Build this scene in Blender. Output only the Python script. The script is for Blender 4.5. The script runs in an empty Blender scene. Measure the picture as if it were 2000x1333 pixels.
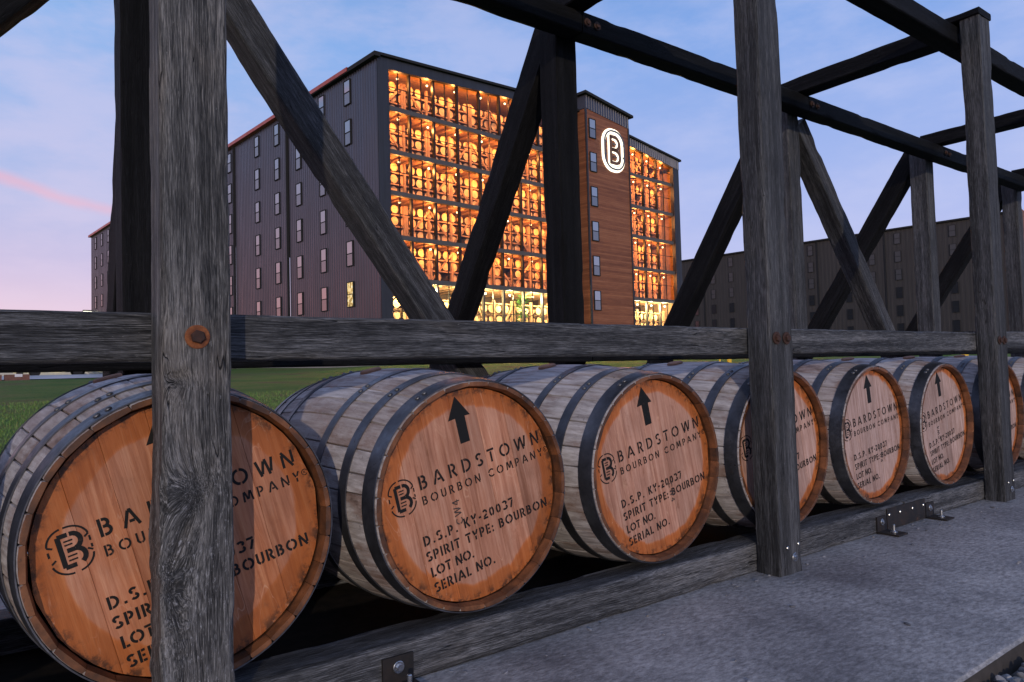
import bpy, bmesh, math, random
from mathutils import Vector, Matrix, noise
random.seed(7)
R = math.radians
SC = bpy.context.scene
COL = SC.collection

# ------------------------------------------------------------------ camera, sky, sun, exposure
CAMP = Vector((0.0, -1.4851, 0.6928))
PITCH, ROLL, YAW = R(2.28567), R(-1.50372), R(36.99072)
fw = Vector((math.sin(YAW)*math.cos(PITCH), math.cos(YAW)*math.cos(PITCH), math.sin(PITCH)))
rt = Vector((math.cos(YAW), -math.sin(YAW), 0)); up = rt.cross(fw)
r2 = rt*math.cos(ROLL)+up*math.sin(ROLL); u2 = up*math.cos(ROLL)-rt*math.sin(ROLL)
cd = bpy.data.cameras.new('camera'); cam = bpy.data.objects.new('camera', cd); COL.objects.link(cam)
cam.matrix_world = Matrix(((r2.x, u2.x, -fw.x, CAMP.x), (r2.y, u2.y, -fw.y, CAMP.y), (r2.z, u2.z, -fw.z, CAMP.z), (0, 0, 0, 1)))
cd.sensor_width = 36; cd.lens = 36*1414.455/2000; cd.clip_start = .02; cd.clip_end = 3000
SC.camera = cam

KEY_AZ, KEY_EL = R(31), R(9)          # light travels towards +Y, turned 31 deg towards +X
sd = Vector((math.sin(KEY_AZ)*math.cos(KEY_EL), math.cos(KEY_AZ)*math.cos(KEY_EL), -math.sin(KEY_EL)))
sl = bpy.data.lights.new('key_light', 'SUN'); sl.energy = 1.6; sl.angle = R(.5); sl.color = (1, .84, .66)  # parallel key light standing in for an unseen warm lamp near the camera
so = bpy.data.objects.new('key_light', sl); COL.objects.link(so); so.rotation_euler = sd.to_track_quat('-Z', 'Y').to_euler()

W = bpy.data.worlds.new('World'); SC.world = W; W.use_nodes = True
STREAK_S, STREAK_C = 0.224, 0.2360
def build_sky():
    nt = W.node_tree; N = nt.nodes; L = nt.links; N.clear()
    def nd(t, **k):
        n = N.new(t)
        for a, v in k.items(): setattr(n, a, v)
        return n
    def m(op, a, b=None, c=None):
        n = nd('ShaderNodeMath', operation=op)
        for i, v in enumerate((a, b, c)):
            if v is None: continue
            if isinstance(v, (int, float)): n.inputs[i].default_value = v
            else: L.new(v, n.inputs[i])
        return n.outputs[0]
    def mr(v, a, b, c, d):
        n = nd('ShaderNodeMapRange', interpolation_type='SMOOTHSTEP'); L.new(v, n.inputs[0])
        for i, x in enumerate((a, b, c, d)): n.inputs[i+1].default_value = x
        return n.outputs[0]
    def ramp(v, stops):
        n = nd('ShaderNodeValToRGB'); L.new(v, n.inputs[0]); e = n.color_ramp.elements
        while len(e) < len(stops): e.new(.5)
        for x, (p, c) in zip(e, stops): x.position = p; x.color = (*c, 1)
        return n.outputs[0]
    def mix(f, a, b, bt='MIX'):
        n = nd('ShaderNodeMix', data_type='RGBA', blend_type=bt)
        for s, v in ((n.inputs[0], f), (n.inputs[6], a), (n.inputs[7], b)):
            if isinstance(v, (int, float)): s.default_value = v
            elif isinstance(v, tuple): s.default_value = (*v, 1)
            else: L.new(v, s)
        return n.outputs[2]
    tc = nd('ShaderNodeTexCoord'); sp = nd('ShaderNodeSeparateXYZ'); L.new(tc.outputs['Generated'], sp.inputs[0])
    x, y, z = sp.outputs
    zc = m('MAXIMUM', z, 0.0)
    t = mr(m('ADD', m('MULTIPLY', x, -.75), m('MULTIPLY', y, .66)), -.35, .75, 0, 1)
    A = ramp(zc, [(0, (.97, .74, .76)), (.06, (.88, .63, .73)), (.13, (.62, .54, .77)), (.22, (.43, .50, .80)), (.40, (.25, .45, .83)), (.7, (.20, .31, .58)), (1, (.17, .25, .46))])
    B = ramp(zc, [(0, (.64, .62, .88)), (.12, (.48, .53, .87)), (.25, (.36, .47, .85)), (.42, (.20, .37, .79)), (.7, (.18, .28, .56)), (1, (.17, .25, .46))])
    base = mix(t, B, A)
    glow = m('MULTIPLY', mr(m('ADD', m('MULTIPLY', x, -.75), m('MULTIPLY', y, .66)), .72, .98, 0, 1), mr(zc, .30, 0, 0, 1))
    base = mix(m('MULTIPLY', glow, .9), base, (1.0, .36, .36))
    # soft streaky high cloud
    mp = nd('ShaderNodeMapping'); L.new(tc.outputs['Generated'], mp.inputs[0]); mp.inputs['Rotation'].default_value = (.10, .16, .3); mp.inputs['Scale'].default_value = (2.6, 2.6, 7)
    nz = nd('ShaderNodeTexNoise'); L.new(mp.outputs[0], nz.inputs[0]); nz.inputs['Scale'].default_value = 2.0; nz.inputs['Detail'].default_value = 9; nz.inputs['Roughness'].default_value = .60
    cl = mr(nz.outputs[0], .36, .68, 0, 1)
    ccol = mix(t, (.60, .63, .90), (.80, .66, .84))
    base = mix(m('MULTIPLY', cl, .36), base, ccol)
    # the pink streak low on the left: a thin cloud band, sloping
    q = m('ADD', m('ADD', z, m('MULTIPLY', x, STREAK_S)), m('MULTIPLY', m('SUBTRACT', nz.outputs[0], .5), .03))
    band = m('MULTIPLY', mr(m('ABSOLUTE', m('SUBTRACT', q, STREAK_C)), 0, .011, 1, 0), mr(x, .02, .16, 1, .75))
    band = m('MULTIPLY', band, mr(x, .34, .22, 0, 1))
    band = m('MULTIPLY', band, mr(y, 0, .3, 0, 1))
    base = mix(m('MULTIPLY', band, .55), base, (.88, .46, .57))
    sky = nd('ShaderNodeTexSky', sky_type='NISHITA'); sky.sun_disc = False; sky.sun_elevation = R(1.0); sky.sun_rotation = R(-48); sky.air_density = 1.4
    g = mix(1.0, base, mix(1.0, sky.outputs[0], (.02, .02, .02), 'MULTIPLY'), 'ADD')
    below = mr(z, -.06, 0, 0, 1)
    g = mix(below, (.05, .055, .05), g)
    bg = nd('ShaderNodeBackground'); L.new(g, bg.inputs[0]); bg.inputs[1].default_value = 1.0
    out = nd('ShaderNodeOutputWorld'); L.new(bg.outputs[0], out.inputs[0])
build_sky()
SC.view_settings.view_transform = 'Standard'; SC.view_settings.look = 'None'
SC.view_settings.exposure = 0; SC.view_settings.gamma = 1; SC.view_settings.use_curve_mapping = False
SC.render.engine = 'CYCLES'
SC.cycles.use_denoising = True
SC.cycles.max_bounces = 5; SC.cycles.diffuse_bounces = 2; SC.cycles.glossy_bounces = 3; SC.cycles.transparent_max_bounces = 10
SC.cycles.sample_clamp_indirect = 4; SC.cycles.caustics_reflective = False; SC.cycles.caustics_refractive = False

# ------------------------------------------------------------------ material helper
class M:
    def __init__(s, name):
        s.m = bpy.data.materials.new(name); s.m.use_nodes = True
        s.nt = s.m.node_tree; s.N = s.nt.nodes; s.L = s.nt.links
        s.b = s.N['Principled BSDF']; s.tc = s.N.new('ShaderNodeTexCoord')
        s.obj = s.tc.outputs['Object']
        s.info = s.N.new('ShaderNodeObjectInfo')
    def put(s, sock, v):
        if isinstance(v, (int, float)): sock.default_value = v
        elif isinstance(v, (tuple, list)): sock.default_value = (*v, 1) if (len(v) == 3 and sock.type == 'RGBA') else v
        else: s.L.new(v, sock)
    def map(s, scale=(1, 1, 1), rot=(0, 0, 0), loc=(0, 0, 0), src=None, rand=True):
        n = s.N.new('ShaderNodeMapping'); s.L.new(src or s.obj, n.inputs[0])
        n.inputs['Scale'].default_value = scale; n.inputs['Rotation'].default_value = rot; n.inputs['Location'].default_value = loc
        if rand:
            a = s.N.new('ShaderNodeVectorMath'); a.operation = 'ADD'; s.L.new(n.outputs[0], a.inputs[0])
            b = s.N.new('ShaderNodeVectorMath'); b.operation = 'SCALE'; b.inputs[0].default_value = (37.3, 19.7, 53.1); s.L.new(s.info.outputs['Random'], b.inputs['Scale']); s.L.new(b.outputs[0], a.inputs[1])
            return a.outputs[0]
        return n.outputs[0]
    def noise(s, v, scale=1, detail=4, rough=.55, dist=0):
        n = s.N.new('ShaderNodeTexNoise'); s.L.new(v, n.inputs[0])
        n.inputs['Scale'].default_value = scale; n.inputs['Detail'].default_value = detail; n.inputs['Roughness'].default_value = rough; n.inputs['Distortion'].default_value = dist
        return n.outputs[0]
    def voro(s, v, scale=1, feature='F1'):
        n = s.N.new('ShaderNodeTexVoronoi'); n.feature = feature; s.L.new(v, n.inputs[0]); n.inputs['Scale'].default_value = scale
        return n.outputs[0]
    def mr(s, v, a, b, c=0, d=1, smooth=True):
        n = s.N.new('ShaderNodeMapRange'); n.interpolation_type = 'SMOOTHSTEP' if smooth else 'LINEAR'
        s.put(n.inputs[0], v)
        for i, x in enumerate((a, b, c, d)): s.put(n.inputs[i+1], x)
        return n.outputs[0]
    def math(s, op, a, b=0.0):
        n = s.N.new('ShaderNodeMath'); n.operation = op; s.put(n.inputs[0], a); s.put(n.inputs[1], b); return n.outputs[0]
    def mix(s, f, a, b, bt='MIX'):
        n = s.N.new('ShaderNodeMix'); n.data_type = 'RGBA'; n.blend_type = bt
        s.put(n.inputs[0], f); s.put(n.inputs[6], a); s.put(n.inputs[7], b); return n.outputs[2]
    def ramp(s, v, stops):
        n = s.N.new('ShaderNodeValToRGB'); s.L.new(v, n.inputs[0]); e = n.color_ramp.elements
        while len(e) < len(stops): e.new(.5)
        for x, (p, c) in zip(e, stops): x.position = p; x.color = (*c, 1)
        return n.outputs[0]
    def bump(s, h, strength=.5, dist=.01, prev=None):
        n = s.N.new('ShaderNodeBump'); n.inputs['Strength'].default_value = strength; n.inputs['Distance'].default_value = dist
        s.L.new(h, n.inputs['Height'])
        if prev is not None: s.L.new(prev, n.inputs['Normal'])
        return n.outputs[0]
    def out(s, col=None, rough=None, normal=None, metal=None, spec=None):
        for k, v in (('Base Color', col), ('Roughness', rough), ('Normal', normal), ('Metallic', metal), ('Specular IOR Level', spec)):
            if v is not None: s.put(s.b.inputs[k], v)
        return s.m
    def xyz(s, v=None):
        n = s.N.new('ShaderNodeSeparateXYZ'); s.L.new(v or s.obj, n.inputs[0]); return n.outputs

def mat_plain(name, col, rough=.6, metal=0, spec=.5, var=.15, scale=20):
    k = M(name); n = k.noise(k.map(), scale, 4)
    c = k.mix(1.0, col, k.ramp(n, [(.25, (1-var,)*3), (.75, (1+var,)*3)]), 'MULTIPLY')
    return k.out(c, k.mr(n, .2, .8, max(rough-.08, 0), rough+.08), None, metal, spec)

def mat_timber(name, lo, hi, brown=(.075, .068, .064), pale=.32, knots=()):
    """weathered oak; grain runs along local X"""
    k = M(name)
    base = k.map((1, 1, 1))
    def mp(sc, v):
        n = k.N.new('ShaderNodeMapping'); k.L.new(v, n.inputs[0]); n.inputs['Scale'].default_value = sc; return n.outputs[0]
    def warp(v, sc, amt):
        n = k.N.new('ShaderNodeTexNoise'); k.L.new(mp(sc, v), n.inputs[0]); n.inputs['Scale'].default_value = 1; n.inputs['Detail'].default_value = 2
        a = k.N.new('ShaderNodeVectorMath'); a.operation = 'MULTIPLY_ADD'; k.L.new(n.outputs['Color'], a.inputs[0]); a.inputs[1].default_value = (0, amt, amt); k.L.new(v, a.inputs[2]); return a.outputs[0]
    v = warp(warp(base, (1.6, 6, 6), .016), (12, 26, 26), .0028)
    scar = None
    for (kx, ky, rx_, ry_, amt) in knots:      # grain swirls round a knot at local (kx, ky)
        ox, oy, oz = k.xyz()
        dx = k.math('DIVIDE', k.math('SUBTRACT', ox, kx), rx_); dy = k.math('DIVIDE', k.math('SUBTRACT', oy, ky), ry_)
        d2 = k.math('ADD', k.math('MULTIPLY', dx, dx), k.math('MULTIPLY', dy, dy)); e = k.math('DIVIDE', 1.0, k.math('ADD', 1.0, k.math('MULTIPLY', d2, 1.2)))
        cx_ = k.N.new('ShaderNodeCombineXYZ'); k.L.new(k.math('MULTIPLY', k.math('MULTIPLY', e, dy), amt*.5), cx_.inputs[0]); k.L.new(k.math('MULTIPLY', e, amt), cx_.inputs[1]); k.L.new(k.math('MULTIPLY', k.math('MULTIPLY', e, dx), amt), cx_.inputs[2])
        a_ = k.N.new('ShaderNodeVectorMath'); a_.operation = 'ADD'; k.L.new(v, a_.inputs[0]); k.L.new(cx_.outputs[0], a_.inputs[1]); v = a_.outputs[0]
        sc_ = k.mr(d2, .0, 1.6, 1, 0); scar = sc_ if scar is None else k.math('MAXIMUM', scar, sc_)
    ring = k.noise(mp((1.1, 46, 46), v), 1, 3, .5)       # growth-ring bands
    fib = k.noise(mp((15, 520, 520), v), 1, 4, .72)        # raised fibres
    fib2 = k.noise(mp((30, 620, 620), v), 1, 3, .7)
    bl = k.noise(mp((3.2, 9, 9), v), 1, 6, .62)          # weather blotches
    sp = k.noise(mp((60, 160, 160), v), 1, 4, .75)       # silver specks
    ck = k.noise(mp((1.0, 30, 30), warp(v, (9, 30, 30), .008)), 1, 2, .5)
    crack = k.math('MULTIPLY', k.mr(k.math('ABSOLUTE', k.math('SUBTRACT', ck, .5)), 0, .006, 1, 0), k.mr(bl, .50, .58))
    g = k.math('ADD', k.math('ADD', k.math('MULTIPLY', ring, .26), k.math('MULTIPLY', fib, .50)), k.math('MULTIPLY', fib2, .24))
    mid = tuple(a*.72+b*.28 for a, b in zip(lo, hi))
    c = k.ramp(g, [(.42, lo), (.505, mid), (.60, hi)])
    c = k.mix(1.0, c, k.ramp(bl, [(.30, (.50, .50, .52)), (.48, (.95, .95, .97)), (.70, (1.35, 1.30, 1.26))]), 'MULTIPLY')
    c = k.mix(k.mr(bl, .54, .70, 0, .45), c, brown)
    c = k.mix(k.math('MULTIPLY', k.mr(sp, .63, .72), k.mr(bl, .44, .6, .05, .75)), c, (pale, pale, pale*1.03))
    if scar is not None:
        c = k.mix(k.math('MULTIPLY', scar, k.mr(fib, .40, .60, .85, .2)), c, (.012, .012, .013))
        c = k.mix(k.math('MULTIPLY', k.math('MULTIPLY', k.mr(sp, .54, .64), k.mr(fib, .45, .6)), k.mr(k.xyz()[0], .70, .45, 0, .8)), c, (.42, .42, .44))
    c = k.mix(crack, c, (.004, .004, .005))
    h = k.math('ADD', k.math('ADD', k.math('MULTIPLY', fib, 1.25), k.math('MULTIPLY', fib2, .5)), k.math('ADD', k.math('MULTIPLY', ring, .8), k.math('MULTIPLY', crack, -1.5)))
    nm = k.bump(h, 1.0, .0032)
    return k.out(c, k.mr(fib, .3, .7, .58, .8), nm, None, .4 if hi[0] > .05 else .12)

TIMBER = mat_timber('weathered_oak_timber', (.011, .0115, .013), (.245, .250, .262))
TIMBER_MD = mat_timber('mid_oak_timber', (.005, .0052, .006), (.135, .140, .152), (.050, .047, .045), .26)  # toned-down oak; on rear braces and posts the weaker light is painted in
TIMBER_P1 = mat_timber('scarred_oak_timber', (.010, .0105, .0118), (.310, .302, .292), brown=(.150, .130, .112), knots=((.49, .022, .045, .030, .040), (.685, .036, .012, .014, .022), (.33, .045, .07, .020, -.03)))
TIMBER_SHADE = mat_timber('shaded_oak_timber', (.0018, .0018, .0022), (.017, .0175, .020), (.008, .0078, .0075), .04)  # same oak darkened: shade on rear and upper timbers put into the colour

# ------------------------------------------------------------------ object helpers
def link(name, me, parent=None, mat=None):
    o = bpy.data.objects.new(name, me); COL.objects.link(o)
    if parent is not None: o.parent = parent
    if mat is not None and me is not None and not me.materials: me.materials.append(mat)
    return o
def mesh(name, v, f, smooth=False):
    me = bpy.data.meshes.new(name); me.from_pydata(v, [], f); me.update()
    if smooth: me.polygons.foreach_set('use_smooth', [True]*len(me.polygons))
    return me
def empty(name, loc=(0, 0, 0), rz=0):
    o = bpy.data.objects.new(name, None); COL.objects.link(o); o.location = loc; o.rotation_euler[2] = rz; o.empty_display_size = .1
    return o
def tag(o, label, cat, group=None):
    o['label'] = label; o['category'] = cat
    if group: o['group'] = group
    return o
def struct(o): o['kind'] = 'structure'; return o
class MB:
    def __init__(s): s.v = []; s.f = []
    def add(s, v, f):
        n = len(s.v); s.v += [tuple(x) for x in v]; s.f += [tuple(i+n for i in q) for q in f]; return s
    def box(s, x0, x1, y0, y1, z0, z1):
        return s.add([(x0, y0, z0), (x1, y0, z0), (x1, y1, z0), (x0, y1, z0), (x0, y0, z1), (x1, y0, z1), (x1, y1, z1), (x0, y1, z1)],
                     [(0, 3, 2, 1), (4, 5, 6, 7), (0, 1, 5, 4), (1, 2, 6, 5), (2, 3, 7, 6), (3, 0, 4, 7)])
    def lathe(s, prof, n, ax='y', cap0=False, cap1=False, closed=False):
        v = []; f = []
        for (r, t) in prof:
            for i in range(n):
                a = 2*math.pi*i/n; c, q = r*math.cos(a), r*math.sin(a)
                v.append((c, t, q) if ax == 'y' else (c, q, t))
        for j in range(len(prof)-1):
            for i in range(n):
                q = (j*n+i, j*n+(i+1) % n, (j+1)*n+(i+1) % n, (j+1)*n+i)
                f.append(q if ax == 'z' else q[::-1])
        if cap0: f.append(tuple(range(n)) if ax == 'y' else tuple(range(n))[::-1])
        if cap1: k = (len(prof)-1)*n; f.append(tuple(range(k, k+n))[::-1] if ax == 'y' else tuple(range(k, k+n)))
        return s.add(v, f)
    def build(s, name, mat, parent=None, smooth=False):
        return link(name, mesh(name, s.v, s.f, smooth), parent, mat)
    def mesh(s, name, mat, smooth=False):
        me = mesh(name, s.v, s.f, smooth); me.materials.append(mat); return me

def beam_mesh(name, L, w, h, seg=.03, per=5, jit=.0022, bev=.005, seed=0, extra=None):
    """beam along local X (0..L), width w on Y, height h on Z, centred; worn edges and uneven faces"""
    ring = []
    def side(p, q, n):
        for i in range(n): t = i/n; ring.append((p[0]+(q[0]-p[0])*t, p[1]+(q[1]-p[1])*t))
    a, b = w/2, h/2
    c = [(-a+bev, -b), (a-bev, -b), (a, -b+bev), (a, b-bev), (a-bev, b), (-a+bev, b), (-a, b-bev), (-a, -b+bev)]
    for i in range(8): side(c[i], c[(i+1) % 8], per if i % 2 == 0 else 1)
    n = len(ring); m = max(2, int(L/seg)); v = []; f = []
    for i in range(m+1):
        x = L*i/m
        for (y, z) in ring:
            p = Vector((x*3+seed*7.1, y*22+seed*3.3, z*22))
            d = noise.noise(p)*jit + noise.noise(Vector((x*16+seed, y*60, z*60)))*jit*.55
            edge = min(abs(abs(y)-a), 1)+min(abs(abs(z)-b), 1)
            ch = max(0, noise.noise(Vector((x*7+seed*11, 1.7*(y > 0), 3.1*(z > 0))))-.15)*.012 if edge < bev*1.6 else 0
            k = Vector((y, z)); k2 = k.normalized()
            sx = noise.noise(Vector((x*.9+seed*5, 5, 1)))*.0011; sz = noise.noise(Vector((x*.9+seed*5, 9, 4)))*.0011
            q = Vector((x, y+k2.x*(d-ch)+sx, z+k2.y*(d-ch)+sz))
            if extra: q = extra(q)
            v.append(q)
    for i in range(m):
        for j in range(n):
            f.append((i*n+j, i*n+(j+1) % n, (i+1)*n+(j+1) % n, (i+1)*n+j))
    f.append(tuple(range(n))[::-1]); f.append(tuple(range(m*n, m*n+n)))
    me = mesh(name, v, f, True)
    try: me.set_sharp_from_angle(angle=R(40))
    except Exception: pass
    return me
_seed = [0]
def beam(name, p0, p1, w, h, parent, mat=TIMBER, upv=(0, 0, 1), **k):
    """p0,p1: centre line; h measured along upv"""
    _seed[0] += 1
    p0, p1 = Vector(p0), Vector(p1); d = (p1-p0); L = d.length; x = d.normalized()
    u = Vector(upv); y = u.cross(x).normalized(); z = x.cross(y)
    o = link(name, beam_mesh(name, L, w, h, seed=_seed[0], **k), parent, mat)
    mm = Matrix(((x.x, y.x, z.x, p0.x), (x.y, y.y, z.y, p0.y), (x.z, y.z, z.z, p0.z), (0, 0, 0, 1)))
    o.matrix_local = mm; MATS[o.name] = mm
    return o
MATS = {}

# ------------------------------------------------------------------ terrain, pavement, gravel
def sst(a, b, x): t = max(0, min(1, (x-a)/(b-a))); return t*t*(3-2*t)
def gz(x, y):
    if y < 2.7: return -.16 + .12*sst(2.2, 2.7, y)
    z = -.04 + .05*sst(2.7, 3.6, y) + .80*sst(4, 40, y) + .42*sst(8, 24, x)*sst(14, 36, y)
    z += .30*sst(42, 58, y)
    return z + noise.noise(Vector((x*.35, y*.35, 0)))*.03*sst(3.5, 8, y)

k = M('lawn_soil_green'); n1 = k.noise(k.map((1, 1, 1), rand=False), .45, 5); n2 = k.noise(k.map((1, 1, 1), rand=False), 14, 6, .7); n3 = k.noise(k.map((1, 1, 1), rand=False), 90, 3, .7)
c = k.ramp(n1, [(.32, (.080, .165, .034)), (.46, (.130, .235, .046)), (.56, (.185, .230, .060)), (.66, (.180, .150, .066))])
c = k.mix(1.0, c, k.ramp(n2, [(.25, (.45, .45, .45)), (.75, (1.5, 1.5, 1.5))]), 'MULTIPLY')
LAWN = k.out(c, .9, k.bump(k.math('ADD', n2, n3), 1, .08), None, .2)
xs = [-900, -400, -150, -70, -40] + [-24+i*1.2 for i in range(100)] + [110, 140, 200, 420, 900]
ys = [-300, -60, -20, -6, -2, 0, 1.5, 2.2, 2.45, 2.7, 2.9, 3.2] + [3.6+i*.6 for i in range(70)] + [48, 52, 56, 60, 70, 90, 130, 200, 400, 1200]
v = [(x, y, gz(x, y)) for y in ys for x in xs]; nx = len(xs)
f = [(j*nx+i, j*nx+i+1, (j+1)*nx+i+1, (j+1)*nx+i) for j in range(len(ys)-1) for i in range(nx-1)]
struct(link('ground', mesh('ground', v, f, True), None, LAWN))

# concrete pavement with a worn, rounded front edge
k = M('broomed_concrete'); p = k.map((1, 1, 1), rand=False)
st = k.noise(k.map((34, 75, 30), (0, 0, R(24)), rand=False), 1, 8, .78); bl = k.noise(p, 2.1, 6, .65); sp = k.noise(p, 130, 4, .8); bl2 = k.noise(p, 9, 5, .7)
c = k.ramp(st, [(.34, (.150, .144, .140)), (.5, (.305, .294, .288)), (.66, (.500, .482, .472))])
c = k.mix(1.0, c, k.ramp(bl, [(.34, (.58, .58, .60)), (.5, (.95, .95, .95)), (.64, (1.22, 1.21, 1.20))]), 'MULTIPLY')
c = k.mix(1.0, c, k.ramp(bl2, [(.28, (.62, .62, .63)), (.45, (1, 1, 1)), (.75, (1.15, 1.15, 1.15))]), 'MULTIPLY')
c = k.mix(k.mr(sp, .60, .70, 0, .35), c, (.50, .48, .47)); c = k.mix(k.mr(sp, .38, .30, 0, .5), c, (.08, .077, .076))
CONC = k.out(c, k.mr(bl, .3, .7, .55, .8), k.bump(k.math('ADD', k.math('MULTIPLY', st, 1.0), k.math('MULTIPLY', sp, .5)), .7, .006), None, .4)
b = MB()
prof = [(-.790, -.14), (-.788, -.020), (-.784, -.008), (-.777, -.002), (-.768, 0), (-.3, 0), (.5, 0), (1.5, 0), (2.62, 0), (2.64, -.02), (2.64, -.14)]
XL = [-7+i*.25 for i in range(89)]
v = []; f = []
for x in XL:
    for (y, z) in prof:
        e = noise.noise(Vector((x*5, y*3, 0)))*.006 if y < -.765 else 0
        v.append((x, y+e, z+(noise.noise(Vector((x*.8, y, 3)))*.002 if z == 0 else 0)))
n = len(prof)
for i in range(len(XL)-1):
    for j in range(n-1): f.append((i*n+j, (i+1)*n+j, (i+1)*n+j+1, i*n+j+1))
pv = struct(link('pavement', mesh('pavement', v, f, True), None, CONC))
pv.data.materials.append(mat_plain('shaded_slab_side', (.050, .044, .040), .9, 0, .2, .4, 25))  # slab's front side darkened: its shade is put into the colour
for q in pv.data.polygons:
    if (q.center.y < -.785 and q.center.z < -.012): q.material_index = 1
try: pv.data.set_sharp_from_angle(angle=R(28))
except Exception: pass
struct(MB().box(-2.2, 8.2, .104, .785, -.05, .006).build('rack_shade_strip', mat_plain('shade_dark_floor', (.022, .018, .015), .95, 0, .1, .5, 30)))  # dark floor strip; its colour deepens the shade under the barrels

# gravel border
k = M('gravel_stone'); nn = k.noise(k.map((1, 1, 1)), 60, 4)
cell = k.N.new('ShaderNodeNewGeometry')
c = k.ramp(cell.outputs['Random Per Island'], [(0, (.10, .10, .105)), (.4, (.22, .22, .235)), (.75, (.34, .345, .36)), (1, (.30, .26, .22))])
c = k.mix(1.0, c, k.ramp(nn, [(.3, (.7, .7, .7)), (.7, (1.2, 1.2, 1.2))]), 'MULTIPLY')
GRAVEL = k.out(c, .8, k.bump(nn, .5, .003))
b = MB(); rg = random.Random(3)
ico = bmesh.new(); bmesh.ops.create_icosphere(ico, subdivisions=2, radius=1); ico.verts.ensure_lookup_table()
iv = [x.co.copy() for x in ico.verts]; jf = [tuple(q.index for q in fc.verts) for fc in ico.faces]; ico.free()
for i in range(2600):
    x = rg.uniform(-2, 6); y = -.798-abs(rg.gauss(0, .16)) if i < 2100 else rg.uniform(-1.6, -.805)
    s = rg.uniform(.008, .021); z = -.066+rg.uniform(0, .03)+s*.3
    ax = Vector((rg.gauss(0, 1), rg.gauss(0, 1), rg.gauss(0, 1))).normalized(); q = Matrix.Rotation(rg.uniform(0, 6), 3, ax)
    sc = Vector((s*rg.uniform(.8, 1.5), s*rg.uniform(.8, 1.2), s*rg.uniform(.5, .9))); sd_ = rg.uniform(0, 99)
    pts = []
    for w in iv:
        t = w*(1+.35*noise.noise(w*1.3+Vector((sd_, 0, 0))))
        t = Vector((max(-.75, min(.8, t.x)), max(-.8, min(.78, t.y)), max(-.7, min(.75, t.z))))
        pts.append(q @ Vector((t.x*sc.x, t.y*sc.y, t.z*sc.z))+Vector((x, y, z)))
    b.add(pts, jf)
o = b.build('gravel', GRAVEL); o['kind'] = 'stuff'; o['label'] = 'grey crushed gravel along the front edge of the pavement'; o['category'] = 'gravel'
struct(MB().box(-7, 15, -3, -.785, -.30, -.060).build('gravel_bed', mat_plain('gravel_bed_soil', (.07, .066, .062), .9)))

# grit, bark chips and pebbles lying on the pavement
b = MB(); rg = random.Random(9)
for i in range(150):
    x = rg.uniform(-.2, 5.5); y = -.02-abs(rg.gauss(0, .10)) if i < 80 else rg.uniform(-.75, -.05); s = rg.uniform(.0018, .0055)
    q = Matrix.Rotation(rg.uniform(0, 6), 3, 'Z'); sc = Vector((s*rg.uniform(.8, 2.6), s, s*.5))
    b.add([q @ Vector((w.x*sc.x, w.y*sc.y, w.z*sc.z))*(1+.2*noise.noise(w+Vector((i, 0, 0))))+Vector((x, y, s*.3)) for w in iv], jf)
o = b.build('pavement_grit', GRAVEL); o['kind'] = 'stuff'; o['label'] = 'loose grit and pebbles scattered on the pavement'; o['category'] = 'grit'

# grass blades on the lawn just behind the rack
k = M('grass_blade'); g = k.N.new('ShaderNodeNewGeometry')
c = k.ramp(g.outputs['Random Per Island'], [(0, (.070, .155, .030)), (.5, (.125, .250, .048)), (.85, (.190, .255, .070)), (1, (.28, .24, .10))])
GRASS = k.out(c, .6, None, None, .3)
b = MB(); rg = random.Random(5)
for i in range(90000):
    y = 2.75+ (rg.random()**1.7)*15; x = -1.4+rg.random()*(3.2+y*.95)
    z = gz(x, y); hgt = rg.uniform(.025, .065)*(1+.25*noise.noise(Vector((x, y, 0)))); a = rg.uniform(0, 6.28); w = .0028+.0006*y*.35
    lx, ly = rg.gauss(0, .018), rg.gauss(0, .018)
    ca, sa = math.cos(a)*w, math.sin(a)*w
    b.add([(x-ca, y-sa, z-.005), (x+ca, y+sa, z-.005), (x+lx, y+ly, z+hgt)], [(0, 1, 2)])
o = b.build('grass', GRASS); o['kind'] = 'stuff'; o['label'] = 'short mown green grass on the lawn behind the barrels'; o['category'] = 'grass'

# ------------------------------------------------------------------ the timber rack
k = M('rusted_steel'); nn = k.noise(k.map(), 55, 6, .7)
RUST = k.out(k.ramp(nn, [(.3, (.075, .022, .010)), (.5, (.20, .062, .020)), (.7, (.36, .125, .035))]), .85, k.bump(nn, .6, .002))
k = M('dark_rusted_steel'); nn = k.noise(k.map(), 70, 6, .7)
RUST_DK = k.out(k.ramp(nn, [(.3, (.022, .011, .009)), (.55, (.050, .020, .012)), (.75, (.095, .036, .018))]), .8, k.bump(nn, .6, .002))
ZINC = mat_plain('zinc_plated_steel', (.55, .56, .57), .28, 1, .5, .2, 90)
k = M('black_steel_plate'); nn = k.noise(k.map(), 30, 6, .7)
PLATE = k.out(k.ramp(nn, [(.4, (.014, .013, .013)), (.62, (.030, .022, .018)), (.75, (.10, .038, .016))]), .55, k.bump(nn, .3, .001), .2)

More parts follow.
